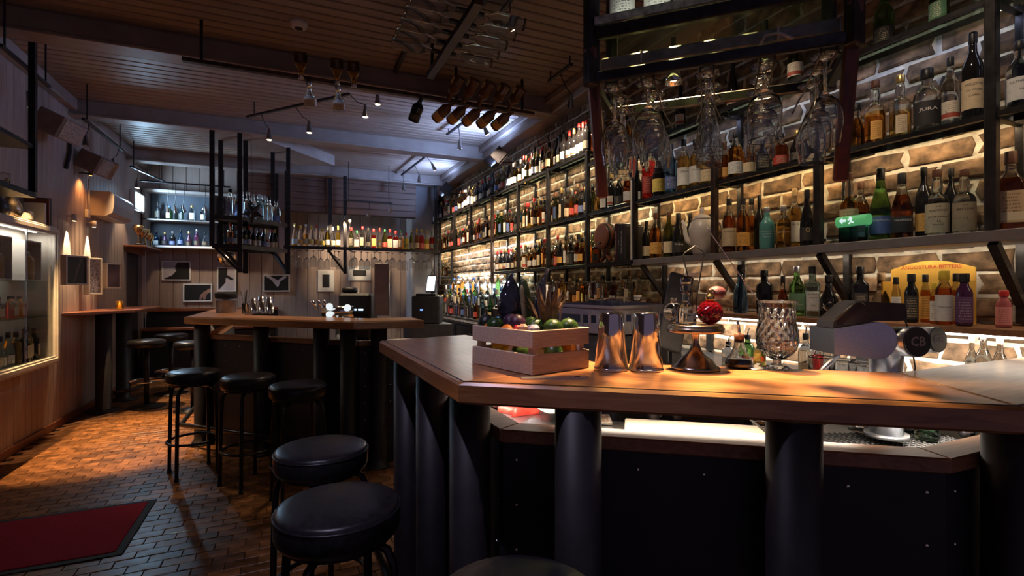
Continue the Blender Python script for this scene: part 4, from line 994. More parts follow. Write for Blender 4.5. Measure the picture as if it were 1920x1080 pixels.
MB().box(sn.location, (.05, .03, .028), .6, bev=.009).build('packet', pm('striped_wrapper', (.35, .33, .5), .35, 0, .5, 40, .3, stretch=(1, 6, 1)), sn)
MB().box(sn.location + Vector((-.03, .005, .002)), (.025, .03, .03), .2, bev=.008).build('fold', pm('peach_wrapper', (.6, .36, .25), .4, 0, .2, 20, .4), sn)
# pineapple crown
pc = thing('pineapple', crl(.17, .12, .1), 'dried pineapple crown rising from the crate', 'pineapple')
Ml = pm('dry_leaf', (.13, .075, .05), .5, 0, .5, 30, .3)
MB().ball(pc.location + Vector((0, 0, -.01)), .042, 14, sc=(1, 1, 1.1)).build('fruit_top', pm('pineapple_rind', (.16, .11, .03), .6, 0, .5, 60, .8), pc)
for k in range(22):
    an = k * 2.399; r0 = .012 + .012 * (k % 3); hgt = .15 - .05 * (k / 22) + random.uniform(-.01, .012); out = .018 + .045 * (k / 22)
    c, s_ = math.cos(an), math.sin(an); w = .012; vs_ = []
    for j in range(6):
        tt = j / 5; ww = w * (1 - tt ** 1.6) + .0008; rr = r0 + out * tt ** 1.7; z = .02 + hgt * tt - .02 * tt ** 4 * (k / 22)
        for q in (-1, 0, 1): vs_.append(pc.location + Vector((c * (rr + (.003 if q == 0 else 0)) - s_ * ww * q, s_ * (rr + (.003 if q == 0 else 0)) + c * ww * q, z)))
    MB().add(vs_, [(j * 3 + q, j * 3 + q + 1, j * 3 + q + 4, j * 3 + q + 3) for j in range(5) for q in (0, 1)], 0, True).build('leaf', Ml, pc)
# wrapped pieces standing up in the crate
wp = thing('wrapped_pineapple', crl(.12, .25, .09), 'pear-shaped bundle in shiny dark plastic film standing in the crate', 'wrapped fruit')
MB().lathe([(.012, 0), (.028, .03), (.046, .075), (.048, .105), (.038, .14), (.02, .175), (.006, .2)], 22, wp.location, fy=.8).build('film', M_wrap, wp)
MB().tube([wp.location + Vector((0, 0, .195)), wp.location + Vector((.004, 0, .205))], [.007, .004], 8).build('twist', M_wrap, wp)
cu = thing('cucumber', crl(.155, .215, .09), 'long dark green cucumber half peeled standing in the crate', 'cucumber')
MB().tube([cu.location + Vector((a, 0, z)) for a, z in ((.012, 0), (.006, .05), (0, .1), (-.006, .15), (-.01, .18), (-.011, .19))], [.02, .0215, .021, .019, .014, .005], 16).build('flesh', pm('cucumber_skin', (.03, .05, .02), .35, 0, .3, 30, .1), cu)
MB().tube([cu.location + Vector((a - .014, -.013, z)) for a, z in ((.012, 0), (.006, .05), (0, .1), (-.006, .15), (-.007, .17))], [.008, .009, .009, .008, .004], 8).build('peeled_strip', pm('cucumber_flesh', (.28, .22, .12), .4, 0, .2, 20), cu)
wr = thing('wrapped_ginger', crl(.2, .19, .09), 'slender root in shiny wrinkled plastic film standing in the crate', 'wrapped vegetable')
MB().tube([wr.location + Vector((a, 0, z)) for a, z in ((-.012, 0), (-.008, .05), (-.002, .1), (.006, .15), (.012, .18), (.02, .2), (.028, .225))], [.02, .022, .021, .017, .012, .005, .008], 14).build('film', M_wrap, wr)
MB().tube([wr.location + Vector((a, -.01, z)) for a, z in ((.006, 0), (.01, .06), (.014, .12), (.018, .17))], .005, 6).build('film_seam', pm('film_edge', (.6, .6, .65), .2, 0, .2, 40), wr)

# cocktail tins
TIN = [(.0505, 0), (.0525, .002), (.0525, .006), (.0505, .009), (.036, .168), (.034, .174), (.0325, .1755), (1e-5, .1745)]
for k, (u, v) in enumerate(((1146, 693), (1211, 694))):
    p = at(u, v, Z=BZ); t = thing('cocktail_tin', (p.x, p.y, BZ), ['upturned polished steel cocktail tin beside the fruit crate', 'upturned polished steel cocktail tin next to the cake stand'][k], 'cocktail shaker', 'steel tins on the bar')
    MB().lathe(TIN[3:], 40).build('cup', M_tin, t, True); MB().lathe(TIN[:4], 40).build('rolled_rim', M_tin, t, True)
# bar blade
a, b = at(977, 711, Z=BZ), at(1096, 708, Z=BZ); t = thing('bottle_opener', (a + b) / 2, 'flat steel bar blade bottle opener lying by the crate', 'bottle opener')
e = (b - a).normalized(); nrm = Vector((-e.y, e.x, 0)); L = (b - a).length; w = .018
outl = [a + nrm * w * .6, a - nrm * w * .6] + [a + e * (L * f) + nrm * (-w + (w * .2 if 0 < f < .9 else 0)) for f in (.1, .5, .88)] + [b + e * (w * math.cos(q)) * .6 + nrm * (w * math.sin(q)) for q in (-1.2, -.5, 0, .5, 1.2)] + [a + e * (L * f) + nrm * w * .8 for f in (.88, .5, .1)]
MB().prism([(q.x, q.y) for q in outl], BZ + .0005, BZ + .004).build('blade', M_brush, t)
MB().lathe([(.008, 0), (.008, .0006)], 12, (b.x - e.x * .02, b.y - e.y * .02, BZ + .004)).build('hole', M_black, t)
# cake stand and what it carries
ck = at(1304, 692, Z=BZ); t = thing('cake_stand', ck, 'tarnished silver footed cake stand on the bar', 'cake stand')
MB().lathe([(.071, 0), (.072, .006), (.066, .012), (.06, .016), (.05, .03), (.03, .045), (.018, .06), (.0115, .08), (.010, .1), (.014, .112), (.02, .117)], 36).build('foot', M_pewter, t, True)
MB().lathe([(.02, .117), (.075, .117), (.082, .114), (.086, .118), (.084, .128), (.079, .133), (.08, .137), (.074, .139), (1e-5, .138)], 40).build('plate', M_pewter, t, True)
PZ = BZ + .1395
def rim(o, i):
    a = lambda p, q, t: (p[0] + (q[0] - p[0]) * t, p[1] + (q[1] - p[1]) * t)
    return list(o[:-1]) + [a(o[-2], o[-1], .94), o[-1]], list(i[:-1]) + [a(i[-2], i[-1], .94), i[-1]]
def thin_lathe(name, outer, inner, mat, parent, n=28, **k):
    outer, inner = rim(outer, inner)
    return MB().lathe(list(outer) + list(reversed(inner)), n, **k).build(name, mat, parent, True)
dc = at(1286, 600, d=ck.dot(FW) - .015); d1 = thing('decanter', (dc.x, dc.y, PZ), 'small cut-glass decanter with tall faceted stopper on the cake stand', 'decanter')
MB().lathe([(.029, 0), (.031, .003), (.03, .03), (.027, .05), (.016, .062), (.0105, .072), (.010, .09), (.015, .095)], 10, smooth=False).build('body', M_crystal, d1, True)
MB().lathe([(.008, .094), (.009, .1), (.017, .104), (.018, .118), (.014, .122), (.017, .128), (.017, .14), (.01, .144)], 8, smooth=False).build('stopper', M_crystal, d1, True)
dc = at(1263, 590, d=ck.dot(FW) + .03); d2 = thing('decanter', (dc.x, dc.y, PZ), 'round hobnail glass flask half hidden behind the small decanter', 'decanter')
MB().ball((0, 0, .034), .033, 12).build('body', M_crystal, d2, True)
MB().lathe([(.01, .062), (.009, .075), (.012, .08)], 12).build('neck', M_crystal, d2, True)
dc = at(1331, 600, d=ck.dot(FW) - .01); d3 = thing('perfume_atomiser', (dc.x, dc.y, PZ), 'round ruby cut-glass atomiser with gilt collar and bulb on the cake stand', 'atomiser')
m = MB(); NN = 24
for j in range(13):
    for i in range(NN):
        ph = math.pi * (j / 12); an = 2 * math.pi * i / NN + j * .13; r = .0375 * (1 + .03 * ((i + j) % 2)); m.v.append((r * math.sin(ph) * math.cos(an), r * math.sin(ph) * math.sin(an), .036 - r * .96 * math.cos(ph)))
for j in range(12):
    for i in range(NN): m.f.append((j * NN + i, j * NN + (i + 1) % NN, (j + 1) * NN + (i + 1) % NN, (j + 1) * NN + i)); m.m.append(0); m.sm.append(False)
m.build('body', pm('ruby_glass', (.3, .006, .016), .05, 0, 0, trans=.85, ior=1.5), d3, True)
gd = pm('gilt', (.75, .5, .2), .2, 1, .1, 20)
MB().lathe([(.014, .068), (.0145, .086), (.009, .09), (.006, .1), (.008, .104), (1e-5, .108)], 16).build('collar', gd, d3, True)
MB().tube([(0, 0, .098), (.02, .01, .105), (.05, .03, .1)], .003, 6).build('hose', M_rubber, d3, True)
MB().ball((.075, .045, .095), .026, 14, sc=(1.2, 1, .85)).build('squeeze_bulb', pm('burgundy_rubber', (.09, .02, .03), .6, 0, .2, 20), d3, True)
# wire hawthorne tongs standing behind the decanter
tg = thing('wire_tongs', at(1300, 610, d=ck.dot(FW) + .03), 'dark wire tongs with pentagon handle standing behind the decanters', 'tongs'); tg.location.z = PZ
MB().tube([at(u, v, d=ck.dot(FW) + .03) for u, v in ((1301, 604), (1297, 545), (1280, 480), (1284, 474), (1303, 461), (1318, 471), (1320, 478), (1308, 545), (1303, 604))], .0022, 8).build('wire', M_steel_dark, tg)
# dark decanter, goblet, spoon
p = at(1386, 690, Z=BZ); t = thing('oil_decanter', p, 'flared glass decanter of dark syrup with cork and pourer', 'decanter')
thin_lathe('body', [(1e-5, 0), (.034, .001), (.041, .008), (.0415, .016), (.036, .03), (.022, .05), (.0155, .07), (.0145, .092)], [(1e-5, .004), (.033, .005), (.039, .01), (.0395, .016), (.034, .03), (.0205, .05), (.0138, .07), (.0128, .092)], M_glass, t)
MB().lathe([(1e-5, .0045), (.0325, .0055), (.0385, .0105), (.039, .016), (.0345, .027), (1e-5, .027)], 28).build('syrup', pm('dark_syrup', (.02, .008, .006), .1, 0, 0), t, True)
MB().lathe([(.0125, .08), (.015, .092), (.0165, .106), (.012, .108)], 16).build('cork', CAP['brown'], t, True)
MB().tube([(0, 0, .1), (0, 0, .115), (-.003, 0, .135), (-.01, 0, .15)], [.006, .005, .004, .003], 8).build('pourer', M_chrome, t, True)
gp = at(1457, 692, Z=BZ); t = thing('mixing_glass', gp, 'large cut-crystal footed mixing goblet on the bar', 'goblet')
out = [(1e-5, 0), (.038, .001), (.04, .004), (.03, .01), (.012, .018), (.012, .028), (.03, .038), (.043, .05), (.052, .062), (.057, .076), (.059, .09), (.0585, .105), (.057, .12), (.0535, .138), (.05, .155), (.052, .19), (.057, .205), (.0575, .212)]
inn = [(1e-5, .034), (.026, .043), (.048, .064), (.055, .09), (.053, .12), (.0465, .155), (.0485, .19), (.0545, .211)]
out, inn = rim(out, inn)
mb = MB(); full = out + list(reversed(inn)); mb.lathe(full, 30, smooth=False)
ks = len(out); mb.v = [((x * (1 + .035 * ((i % 30 + i // 30) % 2)), y * (1 + .035 * ((i % 30 + i // 30) % 2)), z) if (i // 30) < ks and .04 < z < .17 else (x, y, z)) for i, (x, y, z) in enumerate(mb.v)]
mb.build('bowl', M_crystal, t, True)
gtop = gp + Vector((0, 0, .2))
sp = thing('bar_spoon', gp + Vector((.01, 0, .045)), 'long twisted steel bar spoon leaning in the cut-crystal goblet', 'bar spoon')
s0 = gp + Vector((.028, -.018, .05)); s2 = at(1326, 428, d=1.56); s1 = gp + Vector((-.04, .026, .2))
pts = [s0.lerp(s1, i / 6) for i in range(7)] + [s1.lerp(s2, i / 34) for i in range(1, 35)]
m = MB(); 
for q in (0, 1):
    hel = []
    for i in range(161):
        f = i / 160 * (len(pts) - 1); k0 = min(int(f), len(pts) - 2); c = pts[k0].lerp(pts[k0 + 1], f - k0); an = i * .75 + q * math.pi
        hel.append(c + Vector((.0013 * math.cos(an), .0008 * math.sin(an), .0013 * math.sin(an))))
    m.tube(hel, .0014, 5)
m.build('twisted_stem', M_chrome, sp)
MB().ball(s0, .009, 10, sc=(1.3, 1, .35)).build('bowl', M_chrome, sp)
cs = at(1418, 692, Z=BZ); t = thing('serving_spoon', (cs.x, cs.y, BZ), 'flat steel strainer lying between the decanter and the goblet', 'strainer')
MB().lathe([(.03, .001), (.034, .003), (.03, .0045), (1e-5, .003)], 20, fy=.8).build('plate', M_brush, t, True); MB().bar((.02, .02, .004), (.075, .055, .005), .012, .002).build('handle', M_brush, t, True)

# steel tap tower behind the bar
tc = at(1662, 640, d=1.66); tz = .88
t = thing('tap_tower', (tc.x, tc.y, tz), 'brushed steel draught tap tower with two black handles reading CB', 'beer tap')
MB().cyl((tc.x, tc.y, tz), (tc.x, tc.y, 1.17), .047, n=28).build('column', M_brush, t)
MB().cyl((tc.x, tc.y, tz), (tc.x, tc.y, tz + .012), .062, n=28).build('flange', M_brush, t)
ex = RT.copy(); ey = FW.copy()
hc = at(1628, 640, d=1.56)
hd = MB(); ol = [(-.105, -.04), (.03, -.056)] + [(.03 + .072 * math.cos(a) * .85, .002 + .058 * math.sin(a)) for a in [math.radians(-90 + 15 * i) for i in range(13)]] + [(.03, .06), (-.105, .038)]
n = len(ol); vs_ = [hc + ex * x + Vector((0, 0, z)) + ey * dd for dd in (0, .13) for x, z in ol]
hd.add(vs_, [tuple(range(n)), tuple(reversed(range(n, 2 * n)))] + [(i, n + i, n + (i + 1) % n, (i + 1) % n) for i in range(n)])
hd.build('head', M_brush, t)
for k, (u0, u1, v, dd) in enumerate(((1672, 1719, 641, 1.55), (1700, 1758, 637, 1.66))):
    q0, q1 = at(u0, v - 2, d=dd + .09), at(u1, v, d=dd)
    hn = MB().cyl(q0, q1, .0475 - .004 * k, n=28).build('tap_handle', M_brush, t)
    dr_ = (q1 - q0).normalized()
    MB().cyl(q1, q1 + dr_ * .004, .045 - .004 * k, n=28).build('end_disc', M_black, hn)
    yaw = math.atan2(dr_.y, dr_.x) + math.pi / 2
    lettering('CB', .04, pm('grey_print', (.25, .25, .28), .5, 0, 0), hn, q1 + dr_ * .005 - rootloc(t), (0, 0, yaw), bold=.001)
MB().tube([at(1572, 665, d=1.58), at(1545, 690, d=1.58), at(1520, 720, d=1.57)], .008, 8).build('drain_pipe', M_brush, t)
cdr = thing('card_reader', at(1640, 610, d=1.62), 'black card payment terminal lying on top of the steel tap', 'card terminal')
ol = [(-.105, .0405), (.03, .0625), (.125, .0635), (.13, .08), (.122, .118), (.01, .122), (-.01, .126), (-.035, .118), (-.1, .062)]; n = len(ol); c0 = hc + ey * .01
MB().add([c0 + ex * x + Vector((0, 0, z)) + ey * dd for dd in (0, .085) for x, z in ol], [tuple(range(n)), tuple(reversed(range(n, 2 * n)))] + [(i, n + i, n + (i + 1) % n, (i + 1) % n) for i in range(n)]).build('body', M_black, cdr)
MB().tube([c0 + ex * x + Vector((0, 0, z)) - ey * .001 for x, z in ((-.095, .068), (-.032, .12), (-.01, .122), (0, .11))], .004, 6).build('edge_band', M_steel_dark, cdr)
MB().tube([c0 + ex * .12 + Vector((0, 0, .07)), c0 + ex * .135 + Vector((0, 0, .03)), c0 + ex * .13 - ey * .03 + Vector((0, 0, -.08)), c0 + ex * .1 - ey * .03 + Vector((0, 0, -.16))], .0025, 6).build('cable', M_rubber, cdr)
# ------------------------------------------------------------------ glassware shapes
def gl(out, inn, n=24):
    out, inn = rim(out, inn)
    return MB().lathe(list(out) + list(reversed(inn)), n)
FT = [(1e-5, 0), (.033, .0006), (.034, .002), (.02, .004), (.006, .008), (.0042, .02), (.004, .085)]
GT = {
 'wine': (FT + [(.010, .094), (.028, .112), (.038, .14), (.0385, .165), (.034, .2), (.031, .218)], [(1e-5, .096), (.009, .097), (.027, .1145), (.037, .141), (.0375, .165), (.033, .2), (.0305, .218)]),
 'balloon': (FT[:5] + [(.0048, .02), (.0045, .06), (.012, .07), (.034, .09), (.044, .125), (.044, .15), (.038, .185), (.036, .2)], [(1e-5, .074), (.011, .075), (.033, .0925), (.043, .126), (.043, .15), (.037, .185), (.0353, .2)]),
 'flared': (FT[:5] + [(.007, .02), (.006, .04), (.009, .055), (.012, .075), (.018, .105), (.026, .14), (.031, .175), (.037, .2)], [(1e-5, .06), (.010, .076), (.0168, .105), (.0248, .14), (.0298, .175), (.0362, .2)]),
 'coupe': (FT[:5] + [(.0048, .02), (.0045, .075), (.012, .083), (.04, .1), (.05, .12), (.049, .142), (.047, .15)], [(1e-5, .087), (.011, .088), (.039, .103), (.0488, .121), (.0478, .142), (.0462, .15)]),
 'goblet': (FT[:5] + [(.0055, .02), (.0055, .06), (.016, .07), (.034, .085), (.041, .11), (.04, .15), (.039, .19)], [(1e-5, .075), (.015, .076), (.033, .088), (.0398, .111), (.0388, .15), (.0382, .19)]),
 'tumbler': ([(1e-5, 0), (.032, .001), (.034, .004), (.039, .1)], [(1e-5, .012), (.031, .013), (.0375, .1)]),
}
GM = {}
for k, (o_, i_) in GT.items():
    me = gl(o_, i_).mesh('bowl'); me.materials.append(M_glass); GM[k] = me
    lo = gl([q for q in o_], i_, 12).mesh('bowl'); lo.materials.append(M_glass); GM[k + '_lo'] = lo
def glass(kind, loc, label, group=None, hang=False, sc=1.0, lo=False, rz=0.0):
    o = inst(GM[kind + ('_lo' if lo else '')], {'wine': 'wine_glass', 'balloon': 'balloon_glass', 'flared': 'flared_glass', 'coupe': 'coupe_glass', 'goblet': 'goblet', 'tumbler': 'tumbler'}[kind], None, loc, (math.pi if hang else 0, 0, rz))
    o.scale = (sc, sc, sc); return tag(o, label, 'glass', group)

# ------------------------------------------------------------------ hanging glass rack over the near bar
P1 = Vector((.80, 1.22, 0)); ER = Vector((.694, -.72, 0)).normalized(); NR = Vector((.72, .694, 0)).normalized(); LR = .615
def rp(s, n, z): return Vector((P1.x + ER.x * s + NR.x * n, P1.y + ER.y * s + NR.y * n, z))
hr = thing('hanging_rack', rp(LR / 2, .15, 1.95), 'steel rack hung over the bar holding upside-down stemmed glasses', 'glass rack')
M_rail = pm('rail_steel', (.05, .05, .055), .3, .8, .2, 20)
Mbw = wood('brace_wood', (.12, .035, .018), (.05, .015, .01), 6, (10, 10, 1), .4, .1)
for s in (-.012, LR + .012):
    MB().bar(rp(s, 0, 1.95), rp(s, 0, ZC), .04, .03, bev=.003).build('front_post', M_steel_dark, hr)
    MB().bar(rp(s, .3, 1.95), rp(s, .3, ZC), .03, .03, bev=.003).build('rear_post', M_steel_dark, hr)
    MB().bar(rp(s, -.01, 2.06), rp(s, .155, 1.655), .034, .026, bev=.006).build('brace', Mbw, hr)
    MB().bar(rp(s, 0, 1.965), rp(s, .3, 1.965), .02, .02).build('side_rail', M_rail, hr)
MB().bar(rp(0, 0, 1.972), rp(LR, 0, 1.972), .018, .03, bev=.003).build('front_rail', M_rail, hr)
MB().bar(rp(0, .3, 1.972), rp(LR, .3, 1.972), .018, .03, bev=.003).build('rear_rail', M_rail, hr)
MB().bar(rp(0, .09, 2.035), rp(LR, .09, 2.035), .06, .04, bev=.006).build('lamp_cover', pm('dusty_lamp_cover', (.25, .27, .22), .4, 0, .2, 30, .05), hr)
sg = MB().bar(rp(0, .14, 2.135), rp(LR, .14, 2.135), .3, .008).build('glass_shelf', thin_glass('greenish_glass', (.75, .88, .76)), hr)
MB().bar(rp(0, -.012, 2.128), rp(LR, -.012, 2.128), .01, .022).build('shelf_lip', pm('frosted_lip', (.7, .74, .66), .35, 0, .3, 60, trans=.3), hr)
MB().bar(rp(0, -.004, 2.095), rp(LR, -.004, 2.095), .02, .035, bev=.003).build('shelf_rail', M_steel_dark, hr)
for s in (.12, .47): MB().tube([rp(s, .055, 2.02), rp(s, .05, 2.05), rp(s + .004, .09, 2.062), rp(s, .125, 2.05)], .003, 6).build('cable_tie', M_white, hr)
MB().tube([rp(.42, .05, 2.0), rp(.44, .04, 2.03), rp(.47, .03, 2.025), rp(.5, .02, 2.0)], .0035, 6).build('cable', M_white, hr)
def s_at(u, n):
    t = (u - 960) / FPX; d = FW + RT * t; q = P1 + NR * n   # where the sight line crosses the row
    det = ER.x * -d.y + d.x * ER.y
    return (-q.x * -d.y + d.x * -q.y) / det
slots = [(1122, 'wine', 3), (1218, 'balloon', 3), (1326, 'flared', 3), (1436, 'goblet', 3), (1556, 'wine', 3)]
SLN = ['by the brown brace', 'in the second slot', 'in the middle slot', 'in the fourth slot', 'in the last slot']
for k, (u, kind, n) in enumerate(slots):
    s = s_at(u, .05); s = min(max(s, .045), LR - .04)
    for q in (-.017, .017):
        MB().tube([rp(s + q, .0, 1.965), rp(s + q, .0, 1.944), rp(s + q, .275, 1.944), rp(s + q * 1.6, .29, 1.93), rp(s + q * 2.4, .31, 1.9)], .0026, 6).build('wire_runner', M_rail, hr)
    for j in range(n):
        kd = kind if not (kind == 'goblet' and j == 1) else 'coupe'
        nm = {'wine': 'tulip wine glass', 'balloon': 'balloon wine glass', 'flared': 'flared cocktail glass', 'goblet': 'straight goblet', 'coupe': 'wide coupe glass'}[kd]
        glass(kd, rp(s + random.uniform(-.004, .004), .045 + .096 * j, 1.9535), f'{nm} hanging upside down {SLN[k]}, ' + ['at the front', 'second', 'at the back'][j], 'glasses hung in the near rack', True, 1.04 if kd != 'coupe' else .95)
for k, (s, liq, lb_) in enumerate([(.06, 'brown', 'brown bottle standing first on the glass top of the hanging rack'), (.16, 'green', 'green bottle standing second on the glass top of the hanging rack'), (.245, 'green', 'green bottle standing third on the glass top of the hanging rack'), (.33, 'clear', 'clear bottle standing fourth on the glass top of the hanging rack'), (.43, 'black', 'dark bottle standing last on the glass top of the hanging rack')]):
    bottle(rp(s, .1, 2.139), .3, .038, 'std', liq, 'black', 'white', lb_, None, rz=-.8)
strip_light('shelf_lamp', rp(.02, .015, 2.142), rp(LR - .02, .015, 2.142), NR * .4 + Vector((0, 0, 1)), .012, .25, (.95, 1, .82))
# warm lamps inside the rack light the bar top and the glasses
for s, pw in ((.2, 70), (.45, 70)):
    l0 = rp(s, .17, 2.01); sl = thing('rack_spotlight', l0, ['small spotlight under the hanging rack shelf near the brown brace', 'small spotlight under the hanging rack shelf toward the last slot'][s > .3], 'lamp')
    MB().lathe([(.012, .03), (.022, .0), (.024, -.02), (.021, -.02), (.018, -.004), (1e-5, -.002)], 18, (0, 0, .0)).build('shade', M_chrome, sl, True)
    MB().bar((0, 0, .03), (0, 0, .12), .01, .01).build('stem', M_rail, sl, True)
    MB().lathe([(.016, -.008), (1e-5, -.010)], 14).build('bulb', emis('bulb_warm', (1, .8, .5), 12), sl, True)
    spot('rack_lamp', l0 + Vector((0, 0, -.015)), (l0.x - .02, l0.y + .02, 1.1), pw, WARM, 95, .7, .018)

# ------------------------------------------------------------------ ceiling: bottle rails
rl = thing('bottle_rail', (.7, 4.3, 3.03), 'drilled steel rail below the ceiling holding upturned bottles', 'rail')
MB().bar((-.72, 4.3, 3.03), (2.12, 4.3, 3.03), .05, .03, bev=.003).build('bar', M_steel_brown, rl)
for x in (-.6, 1.35, 2.0): MB().bar((x, 4.3, 3.04), (x, 4.3, ZC), .02, .02).build('hanger', M_steel_dark, rl)
for k in range(18):
    x = -.6 + k * .152
    MB().lathe([(.02, 0), (.02, .004)], 10, (x, 4.3, 3.0135)).build('hole_ring', M_black, rl)
def axis_rot(v): return Vector((0, 0, 1)).rotation_difference(Vector(v).normalized()).to_euler()
def hung_bottle(base, ax, h, r, liq, cap, lab, label, group, sty='std', fill=.28):
    return bottle(base, h, r, sty, liq, cap, lab, label, group, fill=fill, rot=axis_rot(ax), seg=16)
# pairs of whisky bottles, necks in the rail
for k in range(5):
    x = at(845 + k * 28, 205, Y=4.3).x
    base = Vector((x + .035, 4.3 - .17, 3.03 + .16)); tip = Vector((x - .03, 4.3 - .02, 3.03))
    hung_bottle(base, tip - base, (tip - base).length, .05, 'brownglass', 'brown', 'orange', f'brown bottle in the upper row on the ceiling rail, {ORD[k]} past the single bottle', 'bottles on the ceiling rail')
    base = Vector((x - .08, 4.3 + .22, 2.93)); tip = Vector((x + .02, 4.3 + .02, 3.02))
    hung_bottle(base, tip - base, (tip - base).length + .02, .05, 'brownglass', 'brown', 'orange', f'brown bottle in the lower row on the ceiling rail, {ORD[k]} past the single bottle', 'bottles on the ceiling rail')
x = at(787, 205, Y=4.3).x; base = Vector((x - .03, 4.3 + .12, 2.85)); tip = Vector((x + .01, 4.3, 3.01))
hung_bottle(base, tip - base, .22, .05, 'black', 'black', 'black', 'single dark bottle hanging apart on the ceiling rail', None)
for k, (u, v, up, lb_) in enumerate([(565, 130, 1, 'clear ribbed bottle above the ceiling rail, farthest from the whisky pairs'), (632, 142, 1, 'clear ribbed bottle above the ceiling rail, middle of three'), (663, 150, 1, 'clear ribbed bottle above the ceiling rail, next to the drilled holes'), (578, 172, 0, 'clear ribbed bottle hanging below the ceiling rail, over the track'), (633, 186, 0, 'clear ribbed bottle hanging below the ceiling rail, beside the track curve')]):
    x = at(u, v, Y=4.3).x
    base = Vector((x - .01, 4.22, 3.03 + .17)) if up else Vector((x + .02, 4.38, 2.83)); tip = Vector((x, 4.28 if up else 4.31, 3.02))
    hung_bottle(base, tip - base, .2, .05, 'gold' if up else 'clear', 'silver', 'cream', lb_, 'clear bottles on the ceiling rail', 'flask')
r2 = thing('bottle_rail', (1.04, 3.45, 3.1), 'steel ceiling rail running lengthwise with clear bottles lying on both sides', 'rail')
MB().bar((1.04, 2.85, 3.1), (1.04, 4.02, 3.1), .06, .05, bev=.004).build('bar', M_steel_brown, r2)
MB().bar((.86, 2.9, ZC - .02), (.86, 4.55, ZC - .02), .03, .04).build('ceiling_batten', M_steel_dark, r2); MB().bar((1.2, 2.9, ZC - .02), (1.2, 4.55, ZC - .02), .03, .04).build('ceiling_batten', M_steel_dark, r2)
for y in (2.95, 3.95): MB().bar((1.04, y, 3.12), (1.04, y, ZC), .02, .02).build('hanger', M_steel_dark, r2)
for k in range(5):
    y = 3.02 + k * .15
    hung_bottle((.66, y, 3.12), (1, 0, 0), .35, .042, 'clear', 'black', None, f'clear bottle lying on the lengthwise ceiling rail, {ORD[k]} on the side toward the board wall', 'bottles on the lengthwise rail', 'wine')
    hung_bottle((1.42, y, 3.12), (-1, 0, 0), .35, .042, 'clear', 'black', None, f'clear bottle lying on the lengthwise ceiling rail, {ORD[k]} on the side toward the bricks', 'bottles on the lengthwise rail', 'wine')
# smoke detector
p = at(560, 42, Z=ZC); t = thing('smoke_detector', (p.x, p.y, ZC), 'round pale smoke detector on the dark ceiling', 'smoke detector')
MB().lathe([(.03, -.045), (.05, -.042), (.062, -.02), (.065, 0)], 24).build('housing', M_offw, t, True); MB().lathe([(.03, -.047), (.03, -.04)], 16).build('grille', M_black, t, True)

# ------------------------------------------------------------------ track lights
def track(a, b, label):
    t = thing('light_track', (Vector(a) + Vector(b)) / 2, label, 'light track'); MB().bar(a, b, .03, .022, bev=.003).build('rail', M_black, t)
    a, b = Vector(a), Vector(b)
    for f in (.08, .92):
        p = a.lerp(b, f)
        if ZC - p.z > .03: MB().bar((p.x, p.y, p.z + .01), (p.x, p.y, ZC), .01, .01).build('mount', M_black, t)
    return t
CONE = [(.008, .06), (.012, .055), (.016, .03), (.03, -.055), (.032, -.06), (.0285, -.06), (.0265, -.05), (.012, .028), (1e-5, .03)]
cone_me = MB().lathe(CONE, 18).mesh('cone_shade'); cone_me.materials.append(pm('spot_metal', (.3, .28, .27), .3, .9, .1, 20))
bulb_on = MB().lathe([(.0262, -.054), (.02, -.062), (1e-5, -.065)], 14).mesh('bulb'); bulb_on.materials.append(emis('spot_bulb', (1, .72, .46), 9))
bulb_off = MB().lathe([(.0255, -.05), (1e-5, -.052)], 14).mesh('bulb'); bulb_off.materials.append(M_offw)
def spotlight(top, head, aim, on, label, power=14, col=WARM, ang=70, sc=1.0, size=.025):
    top, head, aim = Vector(top), Vector(head), Vector(aim)
    t = thing('track_spotlight', head, label, 'spotlight', 'cone spotlights')
    d = (aim - head).normalized(); rot = (-d).to_track_quat('Z', 'Y').to_euler()
    for me, nm in ((cone_me, 'cone_shade'), (bulb_on if on else bulb_off, 'bulb')):
        o = inst(me, nm, t, (0, 0, 0), rot); o.scale = (sc, sc, sc)
    MB().tube([top - head, (top - head) * .5 + Vector((.004, 0, 0)), -d * .055 * sc], .004, 6).build('stem', M_black, t, True)
    if on: spot('spot_lamp', head + d * .07 * sc, aim, power * 6, col, ang, .5, size)
    return t
ZT = 3.3
def trk(u0, v0, u1, v1, label, z=ZT):
    a, b = at(u0, v0, Z=z), at(u1, v1, Z=z); return track(a, b, label), a, b
_, a1, b1 = trk(463, 219, 655, 176, 'black light track with curved end under the clear ceiling bottles', 3.2)
def on_t(a, b, f): return a.lerp(b, f)
def pend(u, v, top, on, label, aim=None, **k):
    r = (FW + RT * ((u - 960) / FPX) + Vector((0, 0, (540 - v) / FPX)))
    d = Vector((top.x, top.y, 0)).dot(FW); h = at(u, v, d=d)
    return spotlight(top, h, aim or (h + Vector((0, 0, -1))), on, label, **k)
pend(505, 252, on_t(a1, b1, .15), True, 'lit cone spotlight, first on the track under the clear bottles', power=10)
pend(580, 238, on_t(a1, b1, .5), True, 'lit cone spotlight, second on the track under the clear bottles', power=10)
pend(685, 208, on_t(a1, b1, 1.0), True, 'lit cone spotlight hanging below the curved track end', power=10)
pend(708, 184, Vector((*at(708, 172, Z=3.2).xy, ZC)), True, 'lit spotlight bulb close under the drilled rail', power=6)
_, a2, b2 = trk(838, 252, 876, 224, 'short black light track behind the hanging whisky bottles', 3.28)
pend(862, 270, on_t(a2, b2, .6), False, 'unlit cone spotlight on the short track behind the whisky bottles')
pend(910, 243, Vector((*at(906, 228, Z=3.25).xy, ZC)), True, 'lit spotlight peeping out below the last whisky bottles', power=42, aim=Vector((2.45, 5.3, 2.3)), ang=105)
